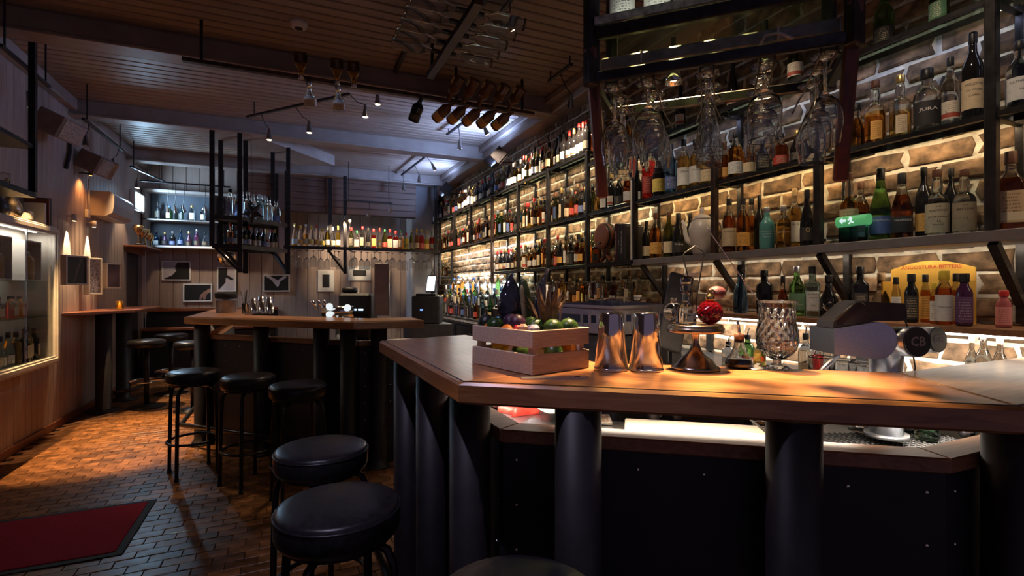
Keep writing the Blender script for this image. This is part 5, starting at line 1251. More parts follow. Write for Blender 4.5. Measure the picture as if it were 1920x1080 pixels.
_, a3, b3 = trk(753, 328, 802, 290, 'black light track near the pillar end of the ceiling', 3.28)
pend(812, 312, on_t(a3, b3, .95), True, 'lit cone spotlight on the track near the pillar', power=30, aim=Vector((2.45, 7.3, 2.1)), ang=105)
pend(786, 334, on_t(a3, b3, .55), False, 'unlit cone spotlight in the middle of the track near the pillar')
pend(757, 350, on_t(a3, b3, .05), False, 'unlit cone spotlight at the far end of the track near the pillar')
_, a4, b4 = trk(156, 222, 230, 282, 'black light track on the boards above the wall speaker', 2.98)
pend(161, 262, on_t(a4, b4, .12), False, 'unlit slim cone spotlight above the wall speaker')
pend(212, 306, on_t(a4, b4, .9) , True, 'lit spotlight over the end of the wall ledge', power=40, col=(1, .66, .34), aim=Vector((-1.45, 6.3, 0)), ang=60)
_, a5, b5 = trk(0, 84, 92, 162, 'black light track at the dark corner of the ceiling', 3.0)
pend(56, 186, on_t(a5, b5, .7), True, 'lit cone spotlight aimed at the floor beside the red mat', power=100, col=(1, .6, .26), aim=Vector((-1.45, 5.5, 0)), ang=44)
_, a6, b6 = trk(245, 312, 308, 340, 'black light track above the trophy shelf', 2.98)
pend(257, 344, on_t(a6, b6, .2), True, 'lit spotlight above the trophy shelf', power=8)
_, a7, b7 = trk(1029, 152, 1072, 120, 'short light track beside the hanging glass rack post', 3.26)
pend(1070, 188, on_t(a7, b7, .5), True, 'silver cone spotlight beside the hanging glass rack post', power=22, aim=Vector((2.45, 4.2, 2.3)), ang=100)
a8, b8 = at(646, 385, Y=8.2), at(736, 372, Y=8.2); a8.z = b8.z = 2.74; track(a8, b8, 'light track in the dim end of the room above the liqueurs')
for k, (u, v, f) in enumerate(((648, 408, .05), (692, 400, .5), (732, 392, .95))):
    pend(u, v, on_t(a8, b8, f), True, 'small tilted spotlight over the liqueur shelf, ' + ORD[k] + ' along the dim track', power=9, aim=Vector((.6 + .4 * k, 9.5, 1.6)), sc=.9)
track((-2.0, 8.85, 2.93), (-.85, 8.85, 2.93), 'black light track in front of the corner bottle cabinet')
for k, u in enumerate((315, 329, 345, 385)):
    pend(u, 392, Vector((at(u, 340, Y=8.85).x, 8.85, 2.92)), k in (1, 3), 'small cone spotlight in front of the corner bottle cabinet, ' + ORD[k] + ' in line', power=3, aim=Vector((-1.6 + .2 * k, 9.5, 1.5)), sc=.8)
# ------------------------------------------------------------------ far racks on steel posts
ra = thing('post_rack', (-.4, 6.9, 1.87), 'black steel post rack with two bottle shelves over the second counter', 'bottle rack')
S1, L1, S1b, L1b, L2, S2 = (-.82, 6.62), (-.54, 6.62), (-.79, 7.13), (-.51, 7.02), (-.03, 7.17), (-.22, 7.48)
for p, z0 in ((S1, 1.85), (L1, 1.55), (S1b, 1.85), (L1b, 1.55), (L2, 1.55), (S2, 1.85)):
    MB().bar((*p, z0), (*p, 3.2 if p[1] > 6.7 else 3.17), .05, .05).build('post', M_steel_dark, ra)
for a, b in ((S1, L1), (S1b, L1b), (S2, L2)): MB().bar((*a, 1.87), (*b, 1.56), .04, .03).build('brace', M_steel_dark, ra)
for z in (1.87, 2.2):
    MB().prism([S1, L1, L2, S2, S1b], z - .012, z).build('shelf', M_steel_dark, ra)
    for a, b in ((L1, L2), (S1b, S2), (S1, L1)): MB().bar((*a, z - .02), (*b, z - .02), .025, .05).build('shelf_rail', M_steel_dark, ra)
def mid(a, b, t): return tuple(a[i] + (b[i] - a[i]) * t for i in range(2))
A0, A1 = mid(S1, L1, .45), mid(S2, L2, .5); A0, A1 = mid(A0, A1, .04), mid(A0, A1, .95)
fill_row((*A0, 2.2), (*A1, 2.2), 9, dict(sty=['std', 'square', 'wine', 'flat'], liq=['clear', 'paleblue', 'clear', 'clear'], cap=['silver', 'white', 'black'], lab=['white', 'blue', 'white', 'black']), 'upper shelf of the post rack', 'from board wall side', 'bottles on the post rack', (.3, .36), (.045, .055), rz=-.3)
fill_row((*A0, 1.87), (*A1, 1.87), 11, dict(sty=['burg', 'wine'], liq=['black', 'brown', 'black'], cap=['black', 'red', 'gold'], lab=['white', 'cream', 'white', 'blue']), 'lower shelf of the post rack', 'from board wall side', 'bottles on the post rack', (.24, .27), (.033, .036), rz=-.3)
strip_light('rack_led', (*A0, 2.203), (*A1, 2.203), (0, 0, 1), .02, 5, (.7, .85, 1))
# dark star ornament
st_ = thing('star_ornament', at(474, 398, d=5.9), 'dark folded star ornament hung between the rack posts', 'ornament')
m = MB(); vs_ = []
for i in range(10):
    r = .15 if i % 2 == 0 else .055; an = math.pi / 2 + .5 + i * math.pi / 5; vs_.append(st_.location + RT * (r * math.cos(an)) + Vector((0, 0, r * math.sin(an))))
vs_ += [st_.location - FW * .035, st_.location + FW * .035]
m.add(vs_, [(i, (i + 1) % 10, 10) for i in range(10)] + [((i + 1) % 10, i, 11) for i in range(10)]).build('star', M_black, st_)
MB().tube([st_.location + Vector((0, 0, .1)), st_.location + Vector((-.02, 0, .9)), (st_.location.x - .02, st_.location.y, 3.12)], .002, 5).build('cord', M_black, st_)
# crystal pendant lamp
pl_ = at(425, 482, d=6.35); t = thing('pendant_lamp', pl_, 'round cut-glass pendant lamp glowing below the post rack', 'lamp')
m = MB(); m.lathe([(.03, .07), (.075, .06), (.1, .03), (.105, -.02), (.085, -.07), (.045, -.1), (1e-5, -.11)], 14, smooth=False); m.build('shade', M_crystal, t, True)
MB().ball((0, 0, .02), .035, 10).build('bulb', emis('pendant_bulb', (1, .62, .3), 14), t, True)
MB().cyl((0, 0, .07), (0, 0, 1.85 - pl_.z), .03, .02, 14).tube([(0, 0, .09), (0, 0, 1.856 - pl_.z)], .003, 6).build('cord', M_black, t, True)
spot('pendant_glow', pl_ + Vector((0, 0, .0)), pl_ + Vector((0, .3, -1)), 20, WARM, 160, 1, .05)

rb = thing('post_rack', (1.1, 8.6, 2.02), 'long black steel shelf of liqueurs with stemmed glasses hung under it', 'bottle rack')
MB().b2((-.1, 8.44, 2.0), (2.36, 8.74, 2.02)).build('shelf', M_steel_dark, rb)
MB().bar((-.1, 8.43, 2.0), (2.36, 8.43, 2.0), .02, .05).build('shelf_rail', M_steel_dark, rb)
for x, y, z0 in ((.80, 8.48, 1.6), (.59, 8.7, 1.98), (-.06, 8.48, 1.6), (-.2, 8.7, 1.98), (2.33, 8.6, 1.6)):
    MB().bar((x, y, z0), (x, y, 3.17), .05, .05).build('post', M_steel_dark, rb)
for x in (.8, -.06): MB().bar((x - .25, 8.6, 1.99), (x, 8.49, 1.62), .04, .03).build('brace', M_steel_dark, rb)
for k in range(6): MB().bar((.05 + k * .42, 8.44, 1.975), (.05 + k * .42, 8.74, 1.975), .03, .006).build('hanger_rail', M_steel_dark, rb)
fill_row((.02, 8.57, 2.02), (.74, 8.57, 2.02), 9, PALE, 'pale half of the long liqueur shelf', 'from post rack side', 'bottles on the liqueur shelf', (.3, .36), (.037, .043), rz=-.3)
fill_row((.86, 8.57, 2.02), (2.3, 8.57, 2.02), 16, BRIGHT, 'bright half of the liqueur shelf', 'from the middle post', 'bottles on the liqueur shelf', (.29, .37), (.038, .046), rz=-.3)
for k in range(22):
    x = .02 + k * .104
    if .7 < x < .92: x += .06 if x > .8 else -.035
    glass('wine' if k % 3 else 'goblet', (x, 8.5 + .1 * (k % 2), 1.966), f'stemmed glass hung under the liqueur shelf, {(ORD + ["twenty-first", "twenty-second"])[k]} from the post rack side', 'glasses under the liqueur shelf', True, 1.35, True)
bl = at(656, 414, Y=8.55); t = thing('bare_bulb_lamp', (bl.x, bl.y, 2.33), 'tiny bare glowing bulb on a stem above the liqueur bottles', 'lamp')
MB().cyl((0, 0, 0), (0, 0, bl.z - 2.33), .006, n=8).build('stem', M_white, t, True); MB().ball((0, 0, bl.z - 2.33), .022, 12).build('bulb', emis('hot_bulb', (1, .5, .14), 25), t, True)

# ------------------------------------------------------------------ things on the second counter
p = at(424, 586, Z=BZ); t = thing('ice_bucket', p, 'grey metal bucket with black lining on the second counter', 'bucket')
MB().lathe([(.088, 0), (.09, .004), (.09, .12), (.092, .122), (.092, .13), (.09, .132), (.09, .15)], 28).build('pail', pm('galvanised', (.3, .31, .36), .4, .8, .1, 20), t, True)
MB().lathe([(.09, .142), (.1, .15), (.104, .19), (.098, .205), (.08, .2), (.075, .15)], 20).build('liner', M_rubber, t, True)
for k, (u, h, r) in enumerate(((460, .19, .03), (476, .15, .036), (491, .165, .036), (506, .16, .036))):
    p = at(u, 588, Z=BZ); nm = ['tool_jar', 'cocktail_tin', 'cocktail_tin', 'cocktail_tin'][k]
    t = thing(nm, p, ['glass jar of bar tools on the second counter', 'steel cocktail tin beside the jar of bar tools', 'steel cocktail tin in the middle of the group on the second counter', 'steel cocktail tin farthest from the bucket on the second counter'][k], 'jar' if k == 0 else 'cocktail shaker')
    MB().lathe([(r, 0), (r, .004), (r * .78, h), (r * .7, h)] if k else [(r, 0), (r, .1), (r * .95, .1), (r * .95, .01)], 20).build('cup', M_tin if k else M_glass, t, True)
    if k == 0:
        for q in range(4): MB().cyl((0, 0, .01), (.04 * math.cos(q * 1.7), .04 * math.sin(q * 1.7), .2 + .01 * q), .005, n=6).build('tool', M_steel_dark if q % 2 else M_chrome, t, True)
bx = at(672, 592, d=4.75); t = thing('coffee_machine', (bx.x, bx.y, BZ - .2), 'black machine with small blue-white lights behind the second counter', 'machine')
ang = -YAW
MB().box((0, 0, .24), (.30, .25, .42), bev=.02).build('body', M_black, t, True); t.rotation_euler = (0, 0, ang)
MB().box((0, 0, .225 - .215), (.26, .2, .43 - .41), bev=0).build('foot', M_rubber, t, True)
t.location.z = .87
for q, x in enumerate((-.08, .06)): MB().box((x, -.127, .3), (.045, .006, .014)).build('status_light', emis('status_white', (.6, .85, 1), 3), t, True)
MB().lathe([(.06, .45), (.075, .47), (.07, .5), (.03, .51)], 18, (-.08, 0, 0)).build('hopper', M_black, t, True)
cab = MB().b2((.35, 4.95, 0), (.9, 5.3, .868)).build('service_cabinet', M_black); tag(cab, 'black service cabinet carrying the machine inside the second counter', 'cabinet')
p0 = at(640, 590, d=4.5); t = thing('tap_tower', (p0.x, p0.y, BZ - .26), 'chrome multi-tap tower with round lit badges behind the second counter', 'beer tap', None, -YAW)
MB().cyl((0, 0, .0), (0, 0, .3), .05, n=20).build('column', M_chrome, t, True)
MB().cyl((-.16, 0, .3), (.12, 0, .3), .055, n=20).build('head', M_chrome, t, True)
for q, (x, z) in enumerate(((-.085, .345), (-.085, .275), (.075, .335))):
    MB().lathe([(.03, 0), (.03, .012), (.026, .016), (1e-5, .016)], 20, (x, -.055, z), M=Matrix.Rotation(math.pi / 2, 3, 'X')).build('badge', emis('badge_white', (.85, .95, 1), .9), t, True)
for q in range(3): MB().cyl((-.2 + q * .05, -.03, .32), (-.24 + q * .05, -.06, .4), .01, .014, 8).build('tap_handle', M_chrome, t, True)
c2 = MB().b2((p0.x - .2, p0.y - .12, 0), (p0.x + .18, p0.y + .14, BZ - .26)).build('service_cabinet', M_black); tag(c2, 'black service cabinet under the chrome tap tower', 'cabinet')
pp_ = at(716, 590, d=4.62); t = thing('splash_screen', (pp_.x, pp_.y, BZ), 'tall grey steel screen standing on the end of the second counter', 'screen', None, -YAW)
t.location = at(716, 592, Z=BZ)
MB().box((0, 0, .235), (.13, .012, .47), bev=.002).build('sheet', pm('smoky_steel', (.45, .42, .46), .35, .1, .15, 6), t, True); MB().bar((.064, 0, 0), (.064, 0, .47), .004, .014).build('edge', M_chrome, t, True); MB().bar((-.064, 0, 0), (-.064, 0, .47), .003, .014).build('edge', M_chrome, t, True)
mn = at(808, 532, X=2.2); t = thing('till_screen', (mn.x, mn.y, .935), 'bright white till touchscreen on a black arm at the back counter', 'monitor', None, -YAW - .55)
sw = .27; M1 = Matrix.Rotation(-.18, 3, 'X')
MB().box((0, .02, mn.z - .935), (.22, .03, .30), M=M1, bev=.006).build('bezel', M_black, t, True)
MB().box((0, .0, mn.z - .935), (.17, .004, .25), M=M1).build('display', emis('till_display', (.8, .92, 1), 2.2), t, True)
MB().bar((0, .05, .0), (0, .05, mn.z - .98), .05, .05).box((0, .05, .01), (.2, .2, .02)).build('stand', M_black, t, True)
for k, (u, w, h, lb_) in enumerate(((760, .34, .34, 'black cash register between the till screen and steel screen'), (795, .22, .22, 'small black printer under the till screen'))):
    q = at(u, 600, d=6.0 - .3 * k); t = thing('cash_register' if k == 0 else 'receipt_printer', (q.x, q.y, .936), lb_, 'till', None, -YAW)
    if k: t.location = (2.16, q.y - .45, .936)
    else: t.location = (1.55, 6.1, .936)
    MB().box((0, 0, h / 2), (w, .3 if k == 0 else .18, h), bev=.015).build('body', M_black, t, True)
    MB().box((0, -.1 if k == 0 else -.05, h + .01), (w * .7, .1 if k == 0 else .06, .03), bev=.005).build('top', M_steel_dark, t, True)
    MB().box((-.05, -.153 if k == 0 else -.093, h * .5), (.03, .006, .012)).build('status_light', emis('status_blue', (.15, .35, 1), 6), t, True)
cb = MB().b2((1.3, 5.85, 0), (1.8, 6.35, .935)).build('service_cabinet', M_black); tag(cb, 'black service cabinet carrying the cash register', 'cabinet')

# grey dish crate on a dark glass washer behind the near bar
RZ = math.radians(12); RQ = Matrix.Rotation(RZ, 3, 'Z'); o0 = Vector((1.235, 1.75, 0))
t = thing('glass_washer', o0, 'black glass washer behind the bar under the grey dish crate', 'glass washer', None, RZ)
MB().b2((.02, .02, 0), (.40, .50, 1.17), bev=.01).build('body', M_black, t, True); MB().b2((.05, .012, .5), (.37, .02, 1.1), bev=.003).build('door', M_steel_dark, t, True); MB().bar((.08, .005, 1.02), (.34, .005, 1.02), .014).build('handle', M_chrome, t, True)
MB().b2((.30, .008, .78), (.325, .012, 1.12)).build('notice', M_offw, t, True)
t = thing('dish_crate', o0 + Vector((0, 0, 1.17)), 'grey plastic dishwasher crate with cut-out handles', 'crate', None, RZ)
Mg = pm('grey_plastic', (.17, .17, .2), .5, 0, .08, 12)
W_, D_, H_ = .42, .52, .125
for (lo, hi) in (((0, 0, 0), (W_, .008, .055)), ((0, 0, .085), (W_, .008, H_)), ((0, D_ - .008, 0), (W_, D_, H_)), ((0, .008, 0), (.008, D_ - .008, .045)), ((0, .008, .08), (.008, D_ - .008, H_)), ((W_ - .008, .008, 0), (W_, D_ - .008, H_)), ((0, 0, -.0), (W_, D_, .006))):
    MB().b2(lo, hi, bev=.002).build('side', Mg, t, True)
for k in range(10):
    if k in (4, 5): continue
    MB().b2((-.004, .03 + k * .05, .03), (.0, .045 + k * .05, .1)).build('rib', Mg, t, True)
for k in range(9): MB().b2((.02 + k * .045, -.004, .02), (.03 + k * .045, 0, .1)).build('rib', Mg, t, True)
MB().b2((-.006, -.006, H_ - .012), (W_ + .006, 0, H_)).build('rim', Mg, t, True); MB().b2((-.006, 0, H_ - .012), (0, D_, H_)).build('rim', Mg, t, True)
for k, (x, y, kd) in enumerate(((.1, .1, 'coupe'), (.28, .12, 'coupe'), (.2, .3, 'wine'), (.32, .36, 'tumbler'))):
    q = o0 + RQ @ Vector((x, y, 1.177)); glass(kd, q, ['coupe glass in the grey dish crate, beside its corner', 'coupe glass in the grey dish crate, closer to the cake stand', 'wine glass in the middle of the grey dish crate', 'tumbler at the back of the grey dish crate'][k], 'glasses in the dish crate')
# slanted black board behind the tins
q = at(1266, 640, d=2.12); t = thing('tablet_stand', (q.x, q.y, .0), 'black slanted till stand with a small white tag behind the cake stand', 'till stand', None, -YAW)
MB().bar((.0, .0, 0), (.0, .0, 1.1), .04, .04).box((0, .0, .01), (.12, .08, .02)).build('pedestal', M_black, t, True)
MB().box((0, 0, 1.27), (.1, .03, .34), M=Matrix.Rotation(.28, 3, 'Y') @ Matrix.Rotation(-.3, 3, 'X'), bev=.005).build('back_panel', M_rubber, t, True)
MB().box((.04, -.075, 1.425), (.05, .004, .012)).build('tag', M_offw, t, True)

# ------------------------------------------------------------------ work station inside the near bar
NW = NL[:3] + [(1.98, .525)]
wo, wi = offs(NW, .24), offs(NW, .74)
ws = thing('work_station', (.9, 1.2, .0), 'lit steel work station behind the studded bar front', 'work station')
for i in range(3):
    MB().prism([wo[i], wo[i + 1], wi[i + 1], wi[i]], .83, .85).build('worktop', [M_brush, M_brush, M_brush][i], ws)
    MB().prism([wi[i], wi[i + 1], *[tuple(reversed(x))[::-1] for x in (offs(NW, .72)[i + 1], offs(NW, .72)[i])]], 0, .83).build('inner_panel', M_black, ws)
def onw(u, v, z=.85): return at(u, v, Z=z)
def bagm(): return pm('red_bag', (.65, .05, .035), .45, 0, .15, 8, .3)
q = onw(985, 772); t = thing('red_cloth', q, 'folded red cloth on the lit work station behind the corner of the bar', 'cloth')
m = MB(); gx, gy = 9, 7; vs_ = [(-.09 + .18 * i / (gx - 1) + .02 * math.sin(j), -.06 + .12 * j / (gy - 1), .022 + .018 * math.sin(i * 1.1 + j * .6) * math.cos(j * .9)) for j in range(gy) for i in range(gx)]
vs_ += [(x, y, 0.001) for x, y, z in vs_]; N_ = gx * gy
fs_ = [(j * gx + i, j * gx + i + 1, (j + 1) * gx + i + 1, (j + 1) * gx + i) for j in range(gy - 1) for i in range(gx - 1)]
bd = list(range(gx)) + [j * gx + gx - 1 for j in range(1, gy)] + [(gy - 1) * gx + i for i in range(gx - 2, -1, -1)] + [j * gx for j in range(gy - 2, 0, -1)]
fs_ += [(bd[(k + 1) % len(bd)], bd[k], bd[k] + N_, bd[(k + 1) % len(bd)] + N_) for k in range(len(bd))]
m.add(vs_, fs_, 0, True).build('fabric', bagm(), t, True)
q = onw(930, 765); t = thing('plastic_bag', q, 'crumpled grey plastic bag on the work station by the bar corner', 'bag'); MB().ball((0, 0, .03), .05, 12, sc=(1.2, .9, .6)).build('film', pm('crumpled_film', (.5, .5, .52), .3, 0, .2, 30, 1.0), t, True)
for k, (u, v, w, h) in enumerate(((1030, 762, .11, .05), (1040, 790, .11, .045))):
    q = onw(u, v); t = thing('plastic_tub', q, ['clear plastic tub with lid, the farther of two on the work station', 'clear plastic tub with lid, the closer of two on the work station'][k], 'tub')
    MB().lathe([(w * .4, 0), (w * .42, .003), (w * .5, h), (w * .52, h)], 20, se=5).build('tub', M_shelfglass, t, True); MB().lathe([(w * .54, h + .001), (w * .54, h + .008), (w * .3, h + .012)], 20, se=5).build('lid', M_offw, t, True)
q = onw(1300, 812); t = thing('cutting_board', q, 'white plastic cutting board on the lit work station', 'cutting board', None, math.radians(-37))
MB().box((0, 0, .008), (.48, .2, .014), bev=.004).build('board', pm('white_plastic', (.72, .68, .58), .5, 0, .05, 10), t, True); MB().box((0, .088, .0156), (.42, .006, .0012)).build('groove', M_offw, t, True)
for k, u in enumerate((1225, 1268)):
    q = onw(u, 792); t = thing('black_caddy', q, ['narrow black bar caddy beside the column on the work station', 'narrow black bar caddy, second from the column on the work station'][k], 'caddy', 'bar caddies')
    MB().lathe([(.02, 0), (.03, .1), (.026, .1), (.018, .006)], 16, se=5).build('body', M_black, t, True); MB().lathe([(.031, .09), (.032, .1), (.03, .1)], 16, se=5).build('rim', M_black, t, True)
q = onw(1116, 790); t = thing('patterned_tile', q, 'patterned square coaster propped on the work station beside the column', 'coaster', None, -.5)
MB().box((0, 0, .008), (.12, .12, .012), bev=.002).build('coaster', pm('patterned_face', (.3, .26, .22), .5, 0, .5, 30), t, True)
for s in (.045, .03, .015): MB().bar((-s, -s, .0145), (s, -s, .0145), .004, .001).bar((-s, s, .0145), (s, s, .0145), .004, .001).bar((-s, -s, .0145), (-s, s, .0145), .004, .001).bar((s, -s, .0145), (s, s, .0145), .004, .001).build('pattern_ring', M_cap, t, True)
t = thing('soda_hose', onw(1400, 790), 'black flexible hose curving over the work station', 'hose')
MB().tube([onw(1388, 765, .97), onw(1400, 780, .95), onw(1418, 795, .91), onw(1438, 812, .87), onw(1448, 826, .857)], .004, 8).build('hose', M_rubber, t); MB().cyl(onw(1448, 826, .858), onw(1454, 832, .857), .006, n=8).build('nozzle', M_chrome, t)
q = onw(1438, 800); glass('tumbler', q, 'clear beaker standing beside the middle column on the work station', None, False, 1.5)
dm = thing('drip_mat', onw(1690, 836), 'black perforated drip mat at the end of the work station', 'drip mat', None, math.radians(-20))
MB().box((0, 0, .004), (.46, .26, .006), bev=.002).build('base', M_rubber, dm, True)
g = MB()
for i in range(23):
    for j in range(13): g.lathe([(.006, 0), (.0045, .004)], 6, (-.22 + i * .02, -.12 + j * .02, .007))
gg = g.build('nub', M_rubber, dm, True); gg['kind'] = 'stuff'
for k, (u, v, c_) in enumerate(((1610, 808, 0), (1655, 800, 0), (1700, 808, 0), (1738, 824, 1))):
    q = onw(u, v, .862); gsl = glass('tumbler', q, ['tumbler on the drip mat, first past the middle column', 'tumbler on the drip mat beside the steel tap column', 'tumbler on the drip mat just past the steel tap column', 'green tumbler on the drip mat'][k], 'tumblers on the drip mat')
    if c_: gsl.material_slots[0].link = 'OBJECT'; gsl.material_slots[0].material = pm('pale_green_glass', (.6, .88, .66), .02, 0, 0, trans=1, ior=1.45)
q = onw(1826, 826); t = thing('water_valve', q, 'dark cross-handled water valve at the end of the work station', 'valve')
MB().cyl((0, 0, 0), (0, 0, .06), .012, n=12).build('body', M_tube, t, True)
MB().cyl((-.06, 0, .03), (.06, 0, .035), .009, n=10).build('pipe', M_tube, t, True)
for s in (-1, 1): MB().ball((s * .06, 0, .033), .016, 10).build('knob', M_tube, t, True)
# glass mugs on the back counter
for k, u in enumerate((1540, 1580, 1618)):
    q = at(u, 660, X=2.13); glass('tumbler', (q.x, q.y, .935), f'glass mug behind the tap drain pipe, {ORD[k]} along the back counter', 'mugs on the back counter', False, 1.35)

# ------------------------------------------------------------------ board wall: display case, ledge, canvases
CY0, CY1, CZ0, CZ1, CX_ = 4.25, 5.68, .74, 1.87, XL + .012
dcz = thing('display_case', (XL, 5.0, CZ0), 'white-framed glazed display case of bottles on the board wall', 'display case')
DD = .2
for lo, hi, nm in (((XL, CY0, CZ0), (XL + .02, CY1, CZ1), 'back'), ((XL + .02, CY0, CZ0), (XL + DD, CY0 + .02, CZ1), 'side'), ((XL + .02, CY1 - .02, CZ0), (XL + DD, CY1, CZ1), 'side'), ((XL + .02, CY0, CZ0), (XL + DD, CY1, CZ0 + .02), 'bottom'), ((XL + .02, CY0, CZ1 - .02), (XL + DD, CY1, CZ1), 'top')):
    MB().b2(lo, hi).build(nm, M_white, dcz)
for (a, b) in (((CY0, CZ0), (CY1, CZ0)), ((CY0, CZ1), (CY1, CZ1)), ((CY0, CZ0), (CY0, CZ1)), ((CY1, CZ0), (CY1, CZ1))):
    for off, w in ((0, .07), (.012, .035)):
        MB().bar((XL + DD + .005 + off, a[0], a[1]), (XL + DD + .005 + off, b[0], b[1]), .016 if True else w, w, bev=.004, up=(0, 0, 1) if a[1] == b[1] else (0, 1, 0)).build('moulding', M_white, dcz)
for z in (1.13, 1.43): MB().b2((XL + .02, CY0 + .02, z - .006), (XL + DD - .03, CY1 - .02, z)).build('glass_shelf', M_shelfglass, dcz)
for y0, y1 in ((CY0 + .03, 5.18), (5.16, CY1 - .03)):
    MB().b2((XL + DD - .012, y0, CZ0 + .03), (XL + DD - .009, y1, CZ1 - .03)).build('sliding_pane', thin_glass('thin_pane', (.97, .98, .98)), dcz)
MB().bar((XL + DD - .008, 5.17, CZ0 + .03), (XL + DD - .008, 5.17, CZ1 - .03), .012, .012).build('pane_edge', M_chrome, dcz)
MB().bar((XL + .1, CY0 + .1, CZ1 - .025), (XL + .1, CY1 - .1, CZ1 - .025), .02, .008).build('lamp_strip', emis('case_led', (1, .93, .82), 2), dcz)
strip_light('case_lamp', (XL + .11, CY0 + .1, CZ1 - .032), (XL + .11, CY1 - .1, CZ1 - .032), (0, 0, -1), .03, 6, (1, .9, .76))
fill_row((XL + .1, 4.65, CZ0 + .02), (XL + .1, 5.64, CZ0 + .02), 9, dict(sty=['std', 'square', 'burg'], liq=['gold', 'black', 'clear', 'amber'], cap=['black', 'brown'], lab=['white', 'black', 'cream']), 'bottom of the lit display case', 'from the entrance side', 'bottles in the display case', (.23, .29), (.036, .042), rz=math.pi / 2)
fill_row((XL + .1, 4.75, 1.13), (XL + .1, 5.35, 1.13), 6, dict(sty=['square'], liq=['amber'], cap=['black'], lab=['cream']), 'middle shelf of the lit display case', 'from the entrance side', 'bottles in the display case', (.17, .18), (.036, .042), rz=math.pi / 2)
for k, y in enumerate((4.93, 5.42)):
    t = thing('presentation_box', (XL + .1, y, 1.4305), ['white presentation box with amber flask, closer to the entrance side of the case', 'white presentation box with amber flask beside the case end'][k], 'box', 'boxes in the display case')
    for lo, hi in (((-.06, -.13, 0), (-.05, .13, .33)), ((-.05, -.13, 0), (.05, -.12, .33)), ((-.05, .12, 0), (.05, .13, .33)), ((-.05, -.12, .32), (.05, .12, .33)), ((-.05, -.12, 0), (.05, .12, .01))): MB().b2(lo, hi).build('panel', M_offw, t, True)
    bottle((XL + .1, y, 1.441), .28, .075, 'flat', 'amber', 'brown', None, ['amber flask inside the presentation box closer to the entrance', 'amber flask inside the presentation box beside the case end'][k], 'flasks in boxes', rz=math.pi / 2)
# on top of the case
t = thing('framed_board', (XL + .1, 5.5, CZ1), 'brown and white boards leaning upright on the display case', 'board')
MB().b2((XL + .02, 5.58, CZ1 + .001), (XL + .19, 5.605, CZ1 + .27)).build('board', M_red_wood, t); MB().b2((XL + .02, 5.61, CZ1 + .001), (XL + .19, 5.64, CZ1 + .28)).build('board', M_black, t); MB().b2((XL + .05, 5.50, CZ1 + .001), (XL + .19, 5.53, CZ1 + .22)).build('white_card', M_offw, t)
for k, (y, r, h, mt) in enumerate(((4.95, .08, .2, M_black), (5.17, .07, .24, M_pewter), (5.36, .08, .14, M_mortar))):
    t = thing(['dark_vase', 'metal_ornament', 'rock'][k], (XL + .1, y, CZ1 + .012), ['dark round vase on top of the display case', 'shiny metal ornament on top of the display case', 'pale lump of rock on top of the display case'][k], ['vase', 'ornament', 'rock'][k])
    if k < 2: MB().lathe([(r * .5, 0), (r, h * .35), (r * .9, h * .6), (r * .35, h * .85), (r * .45, h)], 18).build('body', mt, t, True); MB().tube([(r * .45 * math.cos(a * .4), r * .45 * math.sin(a * .4), h) for a in range(16)], .006, 6, closed=True).build('rim', mt, t, True)
    else: MB().ball((0, 0, h * .4), r, 9, sc=(.8, 1.1, .75)).ball((.02, .04, h * .7), r * .5, 7).build('rock', mt, t, True)
# dark cupboard hung high at the edge
hs = thing('hanging_cupboard', (XL + .16, 4.4, 2.04), 'dark open cupboard of glasses hung above the display case', 'cupboard')
for lo, hi, nm in (((XL + .02, 3.8, 2.04), (XL + .36, 4.86, 2.08), 'bottom'), ((XL + .02, 3.8, 2.4), (XL + .36, 4.86, 2.43), 'shelf'), ((XL + .33, 4.82, 2.08), (XL + .37, 4.86, 3.3), 'post'), ((XL + .02, 4.83, 2.08), (XL + .05, 4.86, 3.3), 'post'), ((XL + .33, 3.8, 2.08), (XL + .37, 3.84, 3.3), 'post')):
    MB().b2(lo, hi).build(nm, M_steel_dark, hs)
for k in range(6): glass('tumbler', (XL + .14 + .1 * (k % 2), 4.2 + .1 * k, 2.0815), f'tumbler in the dark hanging cupboard, {ORD[k]} from the entrance side', 'tumblers in the cupboard', False, 1.0)
# ledge
lg = thing('wall_ledge', (-1.9, 7.2, 0), 'reddish wooden drinks ledge on dark columns along the board wall', 'ledge')
MB().prism([(-2.1, 6.42), (-1.63, 7.1), (-1.63, 8.3), (-2.1, 8.3)], 1.085, BZ, bev=.006).build('board', M_red_wood, lg)
for x, y in ((-1.90, 6.93), (-1.88, 7.56)): MB().lathe([(.16, 0), (.16, .014), (.08, .022), (.075, .03), (.075, 1.085)], 24, (x, y, 0)).build('column', M_column, lg)
MB().tube([(-1.82, 6.95, .2), (-1.66, 7.05, .2), (-1.6, 7.4, .2), (-1.6, 8.2, .2)], .02, 10).build('foot_rail', M_tube, lg)
cd = at(203, 580, Z=BZ); t = thing('candle_holder', (-1.82, 7.18, BZ), 'amber glass candle holder glowing on the wall ledge', 'candle')
MB().lathe([(.035, 0), (.038, .004), (.038, .1), (.035, .1), (.035, .012), (1e-5, .012)], 20).build('cup', pm('amber_glass', (.95, .5, .12), .15, 0, 0, trans=.9, ior=1.3), t, True)
MB().cyl((0, 0, .012), (0, 0, .045), .028, n=14).build('wax', emis('lit_wax', (1, .5, .14), .8), t, True); MB().lathe([(.004, .045), (.007, .055), (.003, .07), (1e-5, .078)], 8).build('flame', emis('flame', (1, .6, .2), 30), t, True)
